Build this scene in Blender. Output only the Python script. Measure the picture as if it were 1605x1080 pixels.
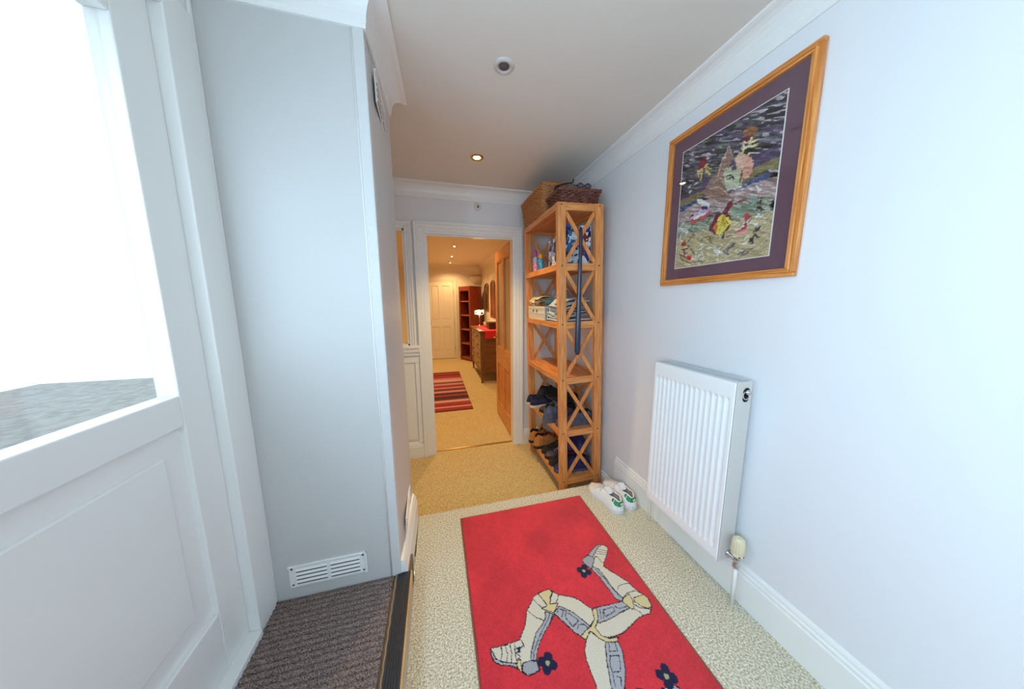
import bpy, bmesh, math, random
import numpy as np
from mathutils import Matrix, Vector, Euler
random.seed(7); np.random.seed(7)
for o in list(bpy.data.objects): bpy.data.objects.remove(o)
S = bpy.context.scene
COL = S.collection
PI = math.pi
# ------------------------------------------------------------------ camera
cd = bpy.data.cameras.new('camera'); cam = bpy.data.objects.new('camera', cd); COL.objects.link(cam)
cd.sensor_fit = 'HORIZONTAL'; cd.sensor_width = 36.0; cd.lens = 36*444.69/1605; cd.clip_start = .02
RT = (0.96671426, -0.25581054, -0.00495024); DN = (-0.04178851, -0.13877292, -0.98944216); FW = (0.25242278, 0.95671471, -0.1448437)
m = Matrix.Identity(4)
for i in range(3):
    m[i][0] = RT[i]; m[i][1] = -DN[i]; m[i][2] = -FW[i]
m[2][3] = 1.31
cam.matrix_world = m; S.camera = cam
# ------------------------------------------------------------------ view, world, daylight
S.view_settings.view_transform = 'Standard'; S.view_settings.look = 'None'
S.view_settings.exposure = 0.20; S.view_settings.gamma = 1.0; S.view_settings.use_curve_mapping = False
W = bpy.data.worlds.new('overcast'); S.world = W; W.use_nodes = True
W.node_tree.nodes['Background'].inputs[0].default_value = (.72, .86, 1, 1)
W.node_tree.nodes['Background'].inputs[1].default_value = 1.6
def light(name, kind, loc, power, col=(1, 1, 1), rot=(0, 0, 0), **kw):
    d = bpy.data.lights.new(name, kind); d.energy = power; d.color = col
    for k, v in kw.items(): setattr(d, k, v)
    o = bpy.data.objects.new(name, d); o.location = loc; o.rotation_euler = rot; COL.objects.link(o); return o
# daylight outside the glazed front door; side and back lamps are added fill
light('daylight_front_door', 'AREA', (-.77, .56, 1.42), 6.6, (.50, .76, 1), (0, -PI/2, 0), shape='RECTANGLE', size=.92, size_y=.68)
light('added_side_fill', 'AREA', (-.77, -.38, 1.42), 42, (.50, .75, 1), (0, -PI/2, 0), shape='RECTANGLE', size=1.0, size_y=.74)  # added fill from behind the camera, brightens the right wall
light('added_back_fill', 'AREA', (.45, -1.16, 1.45), 5, (.80, .88, 1), (PI/2, 0, 0), shape='RECTANGLE', size=1.0, size_y=1.1)  # added general fill from the unseen back wall
# ------------------------------------------------------------------ helpers
def tag(o, label=None, cat=None, group=None, kind=None):
    if label: o['label'] = label
    if cat: o['category'] = cat
    if group: o['group'] = group
    if kind: o['kind'] = kind
    return o
def empty(name, loc=(0, 0, 0), rot=(0, 0, 0), label=None, cat=None, group=None, kind=None, parent=None):
    o = bpy.data.objects.new(name, None); o.empty_display_size = .05
    o.location = loc; o.rotation_euler = rot; COL.objects.link(o)
    if parent: o.parent = parent
    return tag(o, label, cat, group, kind)
class MB:
    def __init__(s): s.v = []; s.f = []; s.sm = []
    def add(s, vs, fs, smooth=False):
        n = len(s.v); s.v += [tuple(v) for v in vs]; s.f += [tuple(i+n for i in f) for f in fs]; s.sm += [smooth]*len(fs); return s
    def box(s, x0, x1, y0, y1, z0, z1):
        vs = [(x, y, z) for z in (z0, z1) for y in (y0, y1) for x in (x0, x1)]
        return s.add(vs, [(0, 2, 3, 1), (4, 5, 7, 6), (0, 1, 5, 4), (2, 6, 7, 3), (0, 4, 6, 2), (1, 3, 7, 5)])
    def rbox(s, c, size, R=None):
        hx, hy, hz = [q/2 for q in size]; vs = [Vector((x, y, z)) for z in (-hz, hz) for y in (-hy, hy) for x in (-hx, hx)]
        if R is not None: vs = [R @ v for v in vs]
        return s.add([v+Vector(c) for v in vs], [(0, 2, 3, 1), (4, 5, 7, 6), (0, 1, 5, 4), (2, 6, 7, 3), (0, 4, 6, 2), (1, 3, 7, 5)])
    def bar(s, a, b, w, h, up=(0, 0, 1)):
        a = Vector(a); b = Vector(b); d = (b-a).normalized(); u = Vector(up); sd = d.cross(u).normalized(); u = sd.cross(d).normalized()
        vs = [p+sd*i*w/2+u*j*h/2 for p in (a, b) for j in (-1, 1) for i in (-1, 1)]
        return s.add(vs, [(0, 1, 3, 2), (4, 6, 7, 5), (0, 4, 5, 1), (2, 3, 7, 6), (0, 2, 6, 4), (1, 5, 7, 3)])
    def tube(s, pts, r, n=8, cap=True, closed=False):
        pts = [Vector(p) for p in pts]; N = len(pts); vs = []; prev = None
        for i, p in enumerate(pts):
            t = (pts[(i+1) % N]-pts[i-1]) if closed else (pts[min(i+1, N-1)]-pts[max(i-1, 0)])
            t.normalize()
            if prev is None:
                u = t.orthogonal().normalized()
            else:
                u = (prev-t*prev.dot(t)); u = u.normalized() if u.length > 1e-6 else t.orthogonal().normalized()
            prev = u; w = t.cross(u); rr = r[i] if isinstance(r, (list, tuple)) else r
            vs += [p+(u*math.cos(2*PI*k/n)+w*math.sin(2*PI*k/n))*rr for k in range(n)]
        fs = []
        for i in range(N if closed else N-1):
            j = (i+1) % N
            for k in range(n): fs.append((i*n+k, i*n+(k+1) % n, j*n+(k+1) % n, j*n+k))
        if cap and not closed: fs += [tuple(range(n-1, -1, -1)), tuple(range((N-1)*n, N*n))]
        return s.add(vs, fs, True)
    def lathe(s, prof, c=(0, 0, 0), n=24, R=None, a0=0, a1=2*PI):
        full = abs(a1-a0-2*PI) < 1e-6; K = n if full else n+1; vs = []
        for r, z in prof:
            for k in range(K):
                a = a0+(a1-a0)*k/n; v = Vector((r*math.cos(a), r*math.sin(a), z))
                if R is not None: v = R @ v
                vs.append(v+Vector(c))
        fs = []
        for i in range(len(prof)-1):
            for k in range(n):
                k2 = (k+1) % K; fs.append((i*K+k, i*K+k2, (i+1)*K+k2, (i+1)*K+k))
        return s.add(vs, fs, True)
    def prism(s, poly, z0, z1, ax='z'):
        def P(x, y, z): return (x, y, z) if ax == 'z' else ((z, x, y) if ax == 'x' else (x, z, y))
        n = len(poly); vs = [P(x, y, z0) for x, y in poly]+[P(x, y, z1) for x, y in poly]
        fs = [tuple(range(n-1, -1, -1)), tuple(range(n, 2*n))]+[(i, (i+1) % n, n+(i+1) % n, n+i) for i in range(n)]
        return s.add(vs, fs)
    def grid(s, P, nu, nv, closed_u=False, smooth=True):
        vs = [P(i, j) for j in range(nv) for i in range(nu)]; fs = []
        for j in range(nv-1):
            for i in range(nu if closed_u else nu-1):
                i2 = (i+1) % nu; fs.append((j*nu+i, j*nu+i2, (j+1)*nu+i2, (j+1)*nu+i))
        return s.add(vs, fs, smooth)
    def build(s, name, mat, parent=None, bevel=0, loc=None, rot=None, recalc=True, seg=2):
        me = bpy.data.meshes.new(name); me.from_pydata(s.v, [], s.f); me.polygons.foreach_set('use_smooth', s.sm)
        if recalc:
            b = bmesh.new(); b.from_mesh(me); bmesh.ops.recalc_face_normals(b, faces=b.faces); b.to_mesh(me); b.free()
        if mat: me.materials.append(mat)
        o = bpy.data.objects.new(name, me); COL.objects.link(o)
        if parent: o.parent = parent
        if loc: o.location = loc
        if rot: o.rotation_euler = rot
        if bevel:
            md = o.modifiers.new('bevel', 'BEVEL'); md.width = bevel; md.segments = seg; md.limit_method = 'ANGLE'
        return o
def struct(name, mb, mat, parent=None, **k):
    o = mb.build(name, mat, parent, **k)
    if not parent: o['kind'] = 'structure'
    return o
def copy_tree(o, parent=None):
    c = o.copy(); COL.objects.link(c)
    if parent: c.parent = parent
    for ch in [x for x in bpy.data.objects if x.parent == o]: copy_tree(ch, c)
    return c
# ------------------------------------------------------------------ materials
MATS = {}
def lin(c): return tuple(((x/255+.055)/1.055)**2.4 if x > 10 else x/255/12.92 for x in c)+(1,)
def mat(name, c, rough=.5, var=0, vscale=8, bump=0, bscale=60, metal=0, emit=None, es=0, spec=.5, stretch=(1, 1, 1), sheen=0, c2=None, detail=6, bdist=.002, trans=0, alpha=1, coat=0):
    if name in MATS: return MATS[name]
    m = bpy.data.materials.new(name); m.use_nodes = True; nt = m.node_tree; b = nt.nodes['Principled BSDF']
    b.inputs['Base Color'].default_value = lin(c); b.inputs['Roughness'].default_value = rough; b.inputs['Metallic'].default_value = metal
    b.inputs['Specular IOR Level'].default_value = spec; b.inputs['Transmission Weight'].default_value = trans; b.inputs['Alpha'].default_value = alpha
    b.inputs['Sheen Weight'].default_value = sheen; b.inputs['Coat Weight'].default_value = coat
    if emit: b.inputs['Emission Color'].default_value = (*emit, 1); b.inputs['Emission Strength'].default_value = es
    tc = nt.nodes.new('ShaderNodeTexCoord'); mp = nt.nodes.new('ShaderNodeMapping'); mp.inputs['Scale'].default_value = stretch
    nt.links.new(tc.outputs['Object'], mp.inputs[0])
    if var or c2:
        n = nt.nodes.new('ShaderNodeTexNoise'); n.inputs['Scale'].default_value = vscale; n.inputs['Detail'].default_value = detail
        nt.links.new(mp.outputs[0], n.inputs['Vector'])
        r = nt.nodes.new('ShaderNodeValToRGB'); r.color_ramp.elements[0].position = .35; r.color_ramp.elements[1].position = .65
        a = lin(c); k = c2 and lin(c2) or tuple(min(1, x*(1-var)) for x in a[:3])+(1,)
        r.color_ramp.elements[0].color = k; r.color_ramp.elements[1].color = a
        nt.links.new(n.outputs[0], r.inputs[0]); nt.links.new(r.outputs[0], b.inputs['Base Color'])
    if bump:
        n = nt.nodes.new('ShaderNodeTexNoise'); n.inputs['Scale'].default_value = bscale; n.inputs['Detail'].default_value = 3
        nt.links.new(mp.outputs[0], n.inputs['Vector'])
        bp = nt.nodes.new('ShaderNodeBump'); bp.inputs['Strength'].default_value = bump; bp.inputs['Distance'].default_value = bdist
        nt.links.new(n.outputs[0], bp.inputs['Height']); nt.links.new(bp.outputs[0], b.inputs['Normal'])
    MATS[name] = m; return m
def wood(name, c, c2, ax, rough=.45, sc=14):
    st = {'x': (.05, 1, 1), 'y': (1, .05, 1), 'z': (1, 1, .05)}[ax]
    return mat(name+'_'+ax, c, rough, vscale=sc*9, c2=c2, stretch=st, bump=.25, bscale=140, detail=10, bdist=.001)
def carpet(name, c, c2, sc=150):
    m = mat(name, c, .95, vscale=sc, c2=c2, bump=1, bscale=sc*1.05, spec=.1, bdist=.006, detail=3, sheen=.1)
    return m
PAINT = mat('wall_paint', (231, 230, 231), .55, bump=.08, bscale=180)
GLOSS = mat('white_gloss_paint', (240, 238, 234), .3, bump=.05, bscale=25)
CEILM = mat('ceiling_paint', (230, 222, 212), .6, bump=.12, bscale=9)
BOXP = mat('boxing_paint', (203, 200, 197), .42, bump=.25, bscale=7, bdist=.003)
FARP = mat('far_hall_paint', (236, 222, 196), .6, bump=.05)
CARP = carpet('cream_carpet', (246, 240, 222), (176, 162, 130))
WARMCARP = carpet('lamp_warmed_carpet', (236, 212, 158), (190, 158, 98), 130)  # golden carpet, warm lamp tint put into the colour
CHROME = mat('chrome', (200, 200, 205), .18, metal=1)
BRASS = mat('brass', (200, 160, 70), .25, metal=1)
BLACKM = mat('dark_hole', (18, 16, 16), .8)
def pine(ax): return wood('pine', (238, 160, 90), (194, 114, 54), ax)
def oakd(ax): return wood('honey_pine', (232, 156, 82), (194, 114, 48), ax, .3)
# ------------------------------------------------------------------ room shell
XR, YF, ZC, ZL, XL, XF = 1.248, 2.76, 2.34, -.19, -.68, 1.22
HOLE = [(-.088, .757, ZL, 1.947), (-.60, -.25, .925, 1.96)]
b = MB(); b.box(-.158, XR, -1.0, 1.68, -.3, 0)
b.prism([(1.68, -.3), (1.68, 0), (1.694, -.004), (1.703, -.016), (1.706, -.03), (1.706, -.3)], -.186, XR, 'x')
struct('floor', b, CARP)
struct('floor', MB().box(-.72, XR, 1.6, 2.80, ZL-.1, ZL), WARMCARP)
struct('floor', MB().box(-1.6, XF+.3, 2.80, 8.2, ZL-.1, ZL), WARMCARP)
struct('floor', MB().box(-.75, -.16, -1.0, 1.3, -.3, .108), mat('subfloor', (120, 100, 80), .8))
struct('wall_right', MB().box(XR, XR+.12, -1.1, YF+.1, -.35, 2.5), PAINT)
b = MB(); b.box(-.80, XL, -1.1, -.82, -.3, 2.5); b.box(-.80, XL, -.02, .10, -.3, 2.5); b.box(-.80, XL, -.82, -.02, -.3, .90); b.box(-.80, XL, -.82, -.02, 1.94, 2.5); b.box(-.80, XL, 1.14, YF+.1, -.3, 2.5); b.box(-.80, XL, .10, 1.14, 2.16, 2.5); b.box(-.80, XL, .10, 1.14, -.3, .11)
struct('wall_left', b, PAINT)
b = MB(); b.box(-.8, -.15, -1.12, -1.0, -.3, 2.5); b.box(1.05, 1.37, -1.12, -1.0, -.3, 2.5); b.box(-.15, 1.05, -1.12, -1.0, -.3, .85); b.box(-.15, 1.05, -1.12, -1.0, 2.05, 2.5)
struct('wall_back', b, PAINT)
b = MB()   # wall with the doorway and the side light
b.box(-.8, -.60, YF, 2.86, -.3, 2.5); b.box(-.25, -.088, YF, 2.86, -.3, 2.5); b.box(.757, XR, YF, 2.86, -.3, 2.5)
b.box(-.088, .757, YF, 2.86, 1.947, 2.5); b.box(-.60, -.25, YF, 2.86, -.3, .925); b.box(-.60, -.25, YF, 2.86, 1.96, 2.5)
struct('wall_middle', b, PAINT)
struct('ceiling', MB().box(-.8, XR+.1, -1.1, YF+.05, ZC, ZC+.1), CEILM)
ZF = 2.30
struct('ceiling', MB().box(-1.6, XF+.2, 2.84, 8.1, ZF, ZF+.1), FARP)
struct('wall_far', MB().box(-1.6, XF+.2, 7.87, 8.0, -.3, 2.5), FARP)
struct('wall_far_right', MB().box(XF, XF+.1, 2.86, 7.9, -.3, 2.5), FARP)
struct('wall_far_left', MB().box(-1.3, -1.2, 2.86, 7.9, -.3, 2.5), FARP)
b = MB(); b.box(-1.3, -.60, 2.862, 2.872, -.3, 2.5); b.box(-.25, -.12, 2.862, 2.872, -.3, 2.5); b.box(.80, XF, 2.862, 2.872, -.3, 2.5); b.box(-.6, -.25, 2.862, 2.872, -.3, .9); b.box(-1.3, XF, 2.862, 2.872, 2.0, 2.5)
struct('wall_far_near', b, FARP)

def sweep(name, path, prof, mt, closed=False, kind=True):
    # prof: (inward offset, z); inward is left of travel
    N = len(path); P = [Vector((x, y)) for x, y in path]; rings = []
    for i in range(N):
        d0 = (P[i]-P[i-1]) if (closed or i > 0) else (P[1]-P[0]); d1 = (P[(i+1) % N]-P[i]) if (closed or i < N-1) else (P[-1]-P[-2])
        d0.normalize(); d1.normalize(); n0 = Vector((-d0.y, d0.x)); n1 = Vector((-d1.y, d1.x)); mm = (n0+n1).normalized(); k = 1/max(.3, mm.dot(n0))
        rings.append([(P[i].x+mm.x*o*k, P[i].y+mm.y*o*k, z) for o, z in prof])
    K = len(prof); vs = [v for r in rings for v in r]; fs = []
    for i in range(N if closed else N-1):
        j = (i+1) % N
        for k in range(K): fs.append((i*K+k, i*K+(k+1) % K, j*K+(k+1) % K, j*K+k))
    if not closed: fs += [tuple(range(K)), tuple(range((N-1)*K, N*K))]
    o = MB().add(vs, fs).build(name, mt)
    if kind: o['kind'] = 'structure'
    return o
def cove(z, d=.11, p=.08):
    pr = [(0, z+.004), (0, z-d), (.008, z-d), (.010, z-d+.012)]
    for k in range(7):
        a = k/6*PI/2; pr.append((.012+(p-.022)*(1-math.cos(a)), z-d+.014+(d-.026)*math.sin(a)))
    pr += [(p-.004, z-.010), (p, z-.008), (p, z+.004)]
    return pr
sweep('trim_1', [(XR, -1.0), (XR, YF), (XL, YF), (XL, 1.65), (-.187, 1.65), (-.2, 1.2), (XL, 1.2), (XL, -1.0)], cove(ZC), GLOSS, closed=True)
sweep('trim_2', [(XF, 2.872), (XF, 7.87), (-1.2, 7.87), (-1.2, 2.872)], cove(ZF, .12, .09), FARP, closed=True)
def skirt(z, h=.18, t=.018):
    return [(0, z), (t, z), (t, z+h-.045), (t-.004, z+h-.04), (t-.003, z+h-.028), (t-.009, z+h-.022), (t-.009, z+h-.012), (t-.013, z+h-.004), (0, z+h)]
sweep('baseboard_right', [(XR, -1.0), (XR, 1.70)], skirt(0), GLOSS)
sweep('baseboard_right', [(XR, 1.706), (XR, YF)], skirt(ZL, .155), GLOSS)
sweep('baseboard_middle', [(-.17, YF), (XL, YF)], skirt(ZL, .16), GLOSS)
sweep('baseboard_middle', [(XR, YF), (.84, YF)], skirt(ZL, .16), GLOSS)
sweep('baseboard_far', [(XF, 2.9), (XF, 7.87), (.55, 7.87)], skirt(ZL, .15), FARP)
sweep('baseboard_far', [(-.33, 7.87), (-1.2, 7.87), (-1.2, 2.9)], skirt(ZL, .15), FARP)

def architrave(name, x0, x1, z0, z1, y, w=.08, s=-1, mt=GLOSS, bottom=False, parent=None):
    # nested stepped mouldings round an opening; s=-1: stands off towards -Y
    e = empty(name, (0, y, 0)) if not parent else parent
    if not parent: e['kind'] = 'structure'
    for nm, a, c, t in (('inner_moulding', 0, .42, .012), ('middle_moulding', .36, .72, .019), ('outer_moulding', .70, 1, .026)):
        a *= w; c *= w; b = MB()
        zb = z0-(c if bottom else 0)
        for sx, xe in ((-1, x0), (1, x1)):
            xa, xb = sorted((xe+sx*a, xe+sx*c)); ya, yb = sorted((0, s*t))
            b.box(xa, xb, ya, yb, zb, z1+c)
        b.box(x0-a, x1+a, ya, yb, z1+a, z1+c)
        if bottom: b.box(x0-a, x1+a, ya, yb, z0-c, z0-a)
        b.build(nm, mt, e, bevel=.004)
    return e
architrave('trim_3', -.088, .757, ZL, 1.947, YF, .083)
b = MB(); b.box(-.088, -.07, YF-.004, 2.86, ZL, 1.947); b.box(.739, .757, YF-.004, 2.86, ZL, 1.947); b.box(-.07, .739, YF-.004, 2.86, 1.929, 1.947)
b.box(-.0699, -.058, YF+.02, 2.825, ZL, 1.9169); b.box(-.07, .739, YF+.02, 2.825, 1.917, 1.93)
struct('trim_4', b, GLOSS)
o = MB().box(-.088, .757, 2.815, 2.84, ZL, ZL+.006).build('trim_5', mat('brass_strip', (176, 140, 80), .3, metal=.9)); o['kind'] = 'structure'
# side light left of the doorway: window_1
w = empty('window_1', (0, YF, 0), kind='structure'); architrave('x', -.60, -.25, .925, 1.96, YF, .06, parent=w)
MB().box(-.60, -.585, 0, .1, .925, 1.96).box(-.265, -.25, 0, .1, .925, 1.96).box(-.6, -.25, 0, .1, 1.945, 1.96).box(-.6, -.25, 0, .1, .925, .94).build('window_frame', GLOSS, w)
def clearglass(name, tint=(1, 1, 1), gl=.06, rough=.02):
    m = bpy.data.materials.new(name); m.use_nodes = True; nt = m.node_tree; nt.nodes.clear()
    out = nt.nodes.new('ShaderNodeOutputMaterial'); mx = nt.nodes.new('ShaderNodeMixShader'); t = nt.nodes.new('ShaderNodeBsdfTransparent'); g = nt.nodes.new('ShaderNodeBsdfGlossy')
    t.inputs[0].default_value = (*tint, 1); g.inputs['Roughness'].default_value = rough; mx.inputs[0].default_value = gl
    nt.links.new(t.outputs[0], mx.inputs[1]); nt.links.new(g.outputs[0], mx.inputs[2]); nt.links.new(mx.outputs[0], out.inputs[0]); return m
GLASS = clearglass('clear_glass', (.97, .98, .97))
MB().box(-.59, -.26, .05, .056, .93, 1.95).build('pane', GLASS, w)
b = MB(); b.box(-.66, -.168, -.034, 0, .895, .925); b.box(-.66, -.170, -.028, 0, .86, .895); b.box(-.66, -.172, -.020, 0, .825, .86)
b.build('window_sill', GLOSS, w, bevel=.006)
b = MB(); b.box(-.66, -.6, -.012, 0, -.03, .7595); b.box(-.215, -.172, -.012, 0, -.03, .7595); b.box(-.66, -.172, -.012, 0, .76, .822)
b.box(-.60, -.222, -.006, 0, .0, .755)
b.build('panel', GLOSS, w, bevel=.004)
# glazed front door in the left wall: door_1
d = empty('door_1', (XL, .62, .11), kind='structure')
b = MB(); b.box(-.1, .012, -.52, -.45, 0, 2.05); b.box(-.1, .012, .46, .565, 0, 2.05); b.box(-.1, .0118, -.45, .46, 1.99, 2.05); b.box(-.1, .02, -.45, .46, 0, .03)
b.build('door_frame', GLOSS, d, bevel=.004)
b = MB(); b.box(-.07, -.02, -.45, -.34, .03, 1.99); b.box(-.07, -.02, .35, .46, .03, 1.99); b.box(-.07, -.02, -.34, .35, 1.87, 1.99); b.box(-.07, -.02, -.34, .35, .03, .24); b.box(-.07, -.02, -.34, .35, .86, .95)
b.build('door_leaf', GLOSS, d, bevel=.004)
MB().box(-.048, -.042, -.34, .35, .95, 1.87).build('pane', GLASS, d)
MB().box(-.055, -.035, -.34, .35, .24, .86).build('panel', GLOSS, d); MB().box(-.060, -.028, -.28, .29, .30, .80).build('raised_field', GLOSS, d, bevel=.006)
b = MB(); b.box(-.02, -.014, -.425, -.395, .80, 1.02); b.tube([(-.016, -.41, .93), (.03, -.41, .93), (.035, -.40, .93), (.035, -.30, .93)], .009, 10); b.build('handle', CHROME, d)
struct('trim_6', MB().box(XL, XL+.010, 1.187, 1.1999, .12, ZC-.1), GLOSS, bevel=.003)
w = empty('added_fill_window_2', (.45, -1.0, 1.45), kind='structure')  # unseen window added to let the back fill in
b = MB(); b.box(-.6, -.54, -.08, .01, -.6, .6); b.box(.54, .6, -.08, .01, -.6, .6); b.box(-.54, .54, -.08, .01, .54, .6); b.box(-.54, .54, -.08, .03, -.6, -.54); b.box(-.02, .02, -.07, -.02, -.54, .54)
b.build('window_frame', GLOSS, w, bevel=.004)
for s in (-1, 1): MB().box(min(s*.02, s*.54), max(s*.02, s*.54), -.05, -.044, -.54, .54).build('pane', GLASS, w)
w = empty('added_fill_window_3', (XL, -.42, 1.42), kind='structure')  # unseen window added to let the side fill in
b = MB(); b.box(-.09, .01, -.40, -.35, -.52, .52); b.box(-.09, .01, .35, .40, -.52, .52); b.box(-.09, .01, -.35, .35, .47, .52); b.box(-.09, .02, -.35, .35, -.52, -.47); b.build('window_frame', GLOSS, w, bevel=.004)
MB().box(-.05, -.044, -.35, .35, -.47, .47).build('pane', GLASS, w)
# ------------------------------------------------------------------ boxed-in cupboard
c = empty('built_in_cupboard', (-.19, 1.2, .11), label='tall white boxed-in cupboard standing beside the dark entrance matting', cat='cupboard')
def cl(pts): return [(x+.19, y-1.2) for x, y in pts]
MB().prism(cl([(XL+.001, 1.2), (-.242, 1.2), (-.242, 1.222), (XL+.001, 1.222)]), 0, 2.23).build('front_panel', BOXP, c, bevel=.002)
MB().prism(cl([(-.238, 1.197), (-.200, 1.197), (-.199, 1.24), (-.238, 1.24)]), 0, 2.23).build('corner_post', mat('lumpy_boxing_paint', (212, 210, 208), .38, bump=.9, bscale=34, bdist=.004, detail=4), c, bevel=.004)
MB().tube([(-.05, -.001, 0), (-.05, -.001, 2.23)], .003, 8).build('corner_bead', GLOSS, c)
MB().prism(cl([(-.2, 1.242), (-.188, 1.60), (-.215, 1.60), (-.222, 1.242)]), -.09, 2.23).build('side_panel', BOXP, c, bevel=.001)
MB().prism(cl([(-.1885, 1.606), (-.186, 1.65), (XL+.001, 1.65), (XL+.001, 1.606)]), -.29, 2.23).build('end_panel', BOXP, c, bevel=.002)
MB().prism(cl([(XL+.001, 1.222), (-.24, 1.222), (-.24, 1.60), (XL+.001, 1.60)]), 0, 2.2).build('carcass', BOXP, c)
random.seed(11); MB().tube([(-.4865+.0012*math.sin(i*1.9), -.003+.0012*math.sin(i*2.7), .004+i*.02) for i in range(110)], [.0026+.0016*random.random() for i in range(110)], 7).build('corner_sealant', mat('aged_sealant', (206, 196, 180), .7, vscale=18, c2=(120, 96, 76), stretch=(1, 1, .5)), c)
sweep('baseboard_cupboard', [(-.187, 1.66), (-.200, 1.2)], [(0, 0), (.028, 0), (.028, .13), (.022, .145), (.020, .16), (.010, .178), (0, .18)], GLOSS)
def vent(name, loc, rz, L, H, label, cols=2, rows=4, screws=True):
    e = empty(name, loc, (0, 0, rz), label, 'air vent', 'louvred air vents')
    MB().rbox((0, -.002, 0), (L, .004, H)).build('plate', GLOSS, e, bevel=.0015)
    fr = MB(); fr.box(-L/2-.003, L/2+.003, -.008, 0, H/2-.005, H/2+.002); fr.box(L/2-.004, L/2+.003, -.008, 0, -H/2, H/2+.002); fr.build('rim', GLOSS, e, bevel=.002)
    cw = (L-.05-.012*(cols-1))/cols
    for i in range(cols):
        x0 = -L/2+.025+i*(cw+.012); 
        for j in range(rows):
            z1 = H/2-.014-j*(H-.026)/rows; h = (H-.026)/rows
            sl = MB(); sl.add([(x0, -.004, z1), (x0+cw, -.004, z1), (x0+cw, -.0075, z1-h*.55), (x0, -.0075, z1-h*.55), (x0, -.004, z1-h*.57), (x0+cw, -.004, z1-h*.57)],
                              [(0, 1, 2, 3), (3, 2, 5, 4), (0, 3, 4), (1, 5, 2)])
            sl.build('louvre', GLOSS, e)
            MB().box(x0+.001, x0+cw-.001, -.0046, -.0038, z1-h*.99, z1-h*.58).build('slot', mat('vent_slot', (86, 78, 74), .8), e)  # dark strip, shadow line between louvres put in as colour
    for sx in (-1, 1):
        for sz in (-1, 1):
            MB().lathe([(.0001, -.002), (.0045, -.002), (.0045, 0), (.0001, 0)], (sx*(L/2-.012), -.004, sz*(H/2-.012)), 10, Matrix.Rotation(PI/2, 3, 'X')).build('screw', mat('screw_dark', (60, 55, 50), .4, metal=.6), e)
    return e
vent('air_vent', (-.478, 1.2, .214), 0, .285, .096, 'white louvred vent low on cupboard front above the dark matting')
vent('air_vent', (-.1935, 1.435, 2.12), PI/2+.03, .30, .11, 'white louvred vent high on cupboard side near the ceiling')
vent('air_vent', (-.190, 1.45, .245), PI/2+.03, .26, .085, 'pale louvred vent low on cupboard side above its skirting')
# ------------------------------------------------------------------ entrance matting and nosing
MATM = mat('ribbed_matting', (172, 150, 140), .95, vscale=260, c2=(74, 60, 60), bump=1, bscale=300, bdist=.004, spec=.1)
e = empty('entrance_mat', (-.45, .1, .108), label='dark brown ribbed entrance matting on the raised step', cat='doormat')
MB().box(-.228, .218, -1.08, 1.098, 0, .006).build('backing', MATM, e)
b = MB(); k = 0; y = -1.08
while y < 1.09:
    n = 46; ph = random.random()*6
    def P(i, j, y=y, ph=ph):
        x = -.228+.446*j/(n-1); a = PI*i/5; r = 1+.22*math.sin(j*2.1+ph)+.15*math.sin(j*5.3+ph*2)
        return (x, y+.0095*(1-math.cos(a))+.001*math.sin(j*1.7+ph), .005+.0075*math.sin(a)*r)
    b.grid(P, 6, n); y += .0215
o = b.build('rib', MATM, e); tag(o, kind='stuff')
e = empty('trim_7', (-.19, 0, .11), kind='structure')
MB().box(-.028, .030, -1.0, 1.2, 0, .006).build('backing', mat('nosing_alu', (78, 78, 84), .35, metal=.5), e)
b = MB()
for i in range(6): b.box(-.024+i*.0085, -.024+i*.0085+.0066, -1.0, 1.2, .006, .0095)
b.build('rubber_insert', mat('black_rubber', (34, 36, 44), .55, bump=.2, bscale=200), e, bevel=.001)
b = MB(); b.box(.030, .0355, -1.0, 1.2, -.02, .012); b.build('timber_strip', wood('pale_timber', (230, 186, 122), (204, 152, 86), 'y'), e, bevel=.002)
MB().box(.029, .034, -1.0, 1.2, -.11, -.02).build('riser', mat('riser_paint', (196, 184, 166), .6), e)
b = MB(); random.seed(3)
b.tube([(-.030+.001*math.sin(i*1.3), -1.0+i*.01, .006+.0012*math.sin(i*2.2)) for i in range(221)], .003, 6); b.build('binding', mat('tan_binding', (168, 132, 98), .9, bump=.5, bscale=300), e)
# ------------------------------------------------------------------ painted grids (flat woven / stitched pattern)
def inpoly(X, Y, poly):
    c = np.zeros(X.shape, bool); n = len(poly); j = n-1
    for i in range(n):
        xi, yi = poly[i]; xj, yj = poly[j]
        if yi != yj: c ^= ((yi > Y) != (yj > Y)) & (X < (xj-xi)*(Y-yi)/(yj-yi)+xi)
        j = i
    return c
def paint(img, X, Y, items, pal, x0, y0, st):
    for kind, col, w, pts in items:
        xs = [p[0] for p in pts]; ys = [p[1] for p in pts]; mg = w+2*st
        i0 = max(0, int((min(xs)-mg-x0)/st)); i1 = min(img.shape[1], int((max(xs)+mg-x0)/st)+2); j0 = max(0, int((min(ys)-mg-y0)/st)); j1 = min(img.shape[0], int((max(ys)+mg-y0)/st)+2)
        if i1 <= i0 or j1 <= j0: continue
        xx = X[j0:j1, i0:i1]; yy = Y[j0:j1, i0:i1]; c = pal[col]
        if kind == 'F': mk = inpoly(xx, yy, pts)
        else:
            dd = np.full(xx.shape, 9.)
            for (ax, ay), (bx, by) in zip(pts[:-1], pts[1:]):
                L2 = (bx-ax)**2+(by-ay)**2+1e-12; t = np.clip(((xx-ax)*(bx-ax)+(yy-ay)*(by-ay))/L2, 0, 1)
                dd = np.minimum(dd, np.hypot(xx-ax-t*(bx-ax), yy-ay-t*(by-ay)))
            mk = dd < w/2
        img[j0:j1, i0:i1][mk] = c
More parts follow.
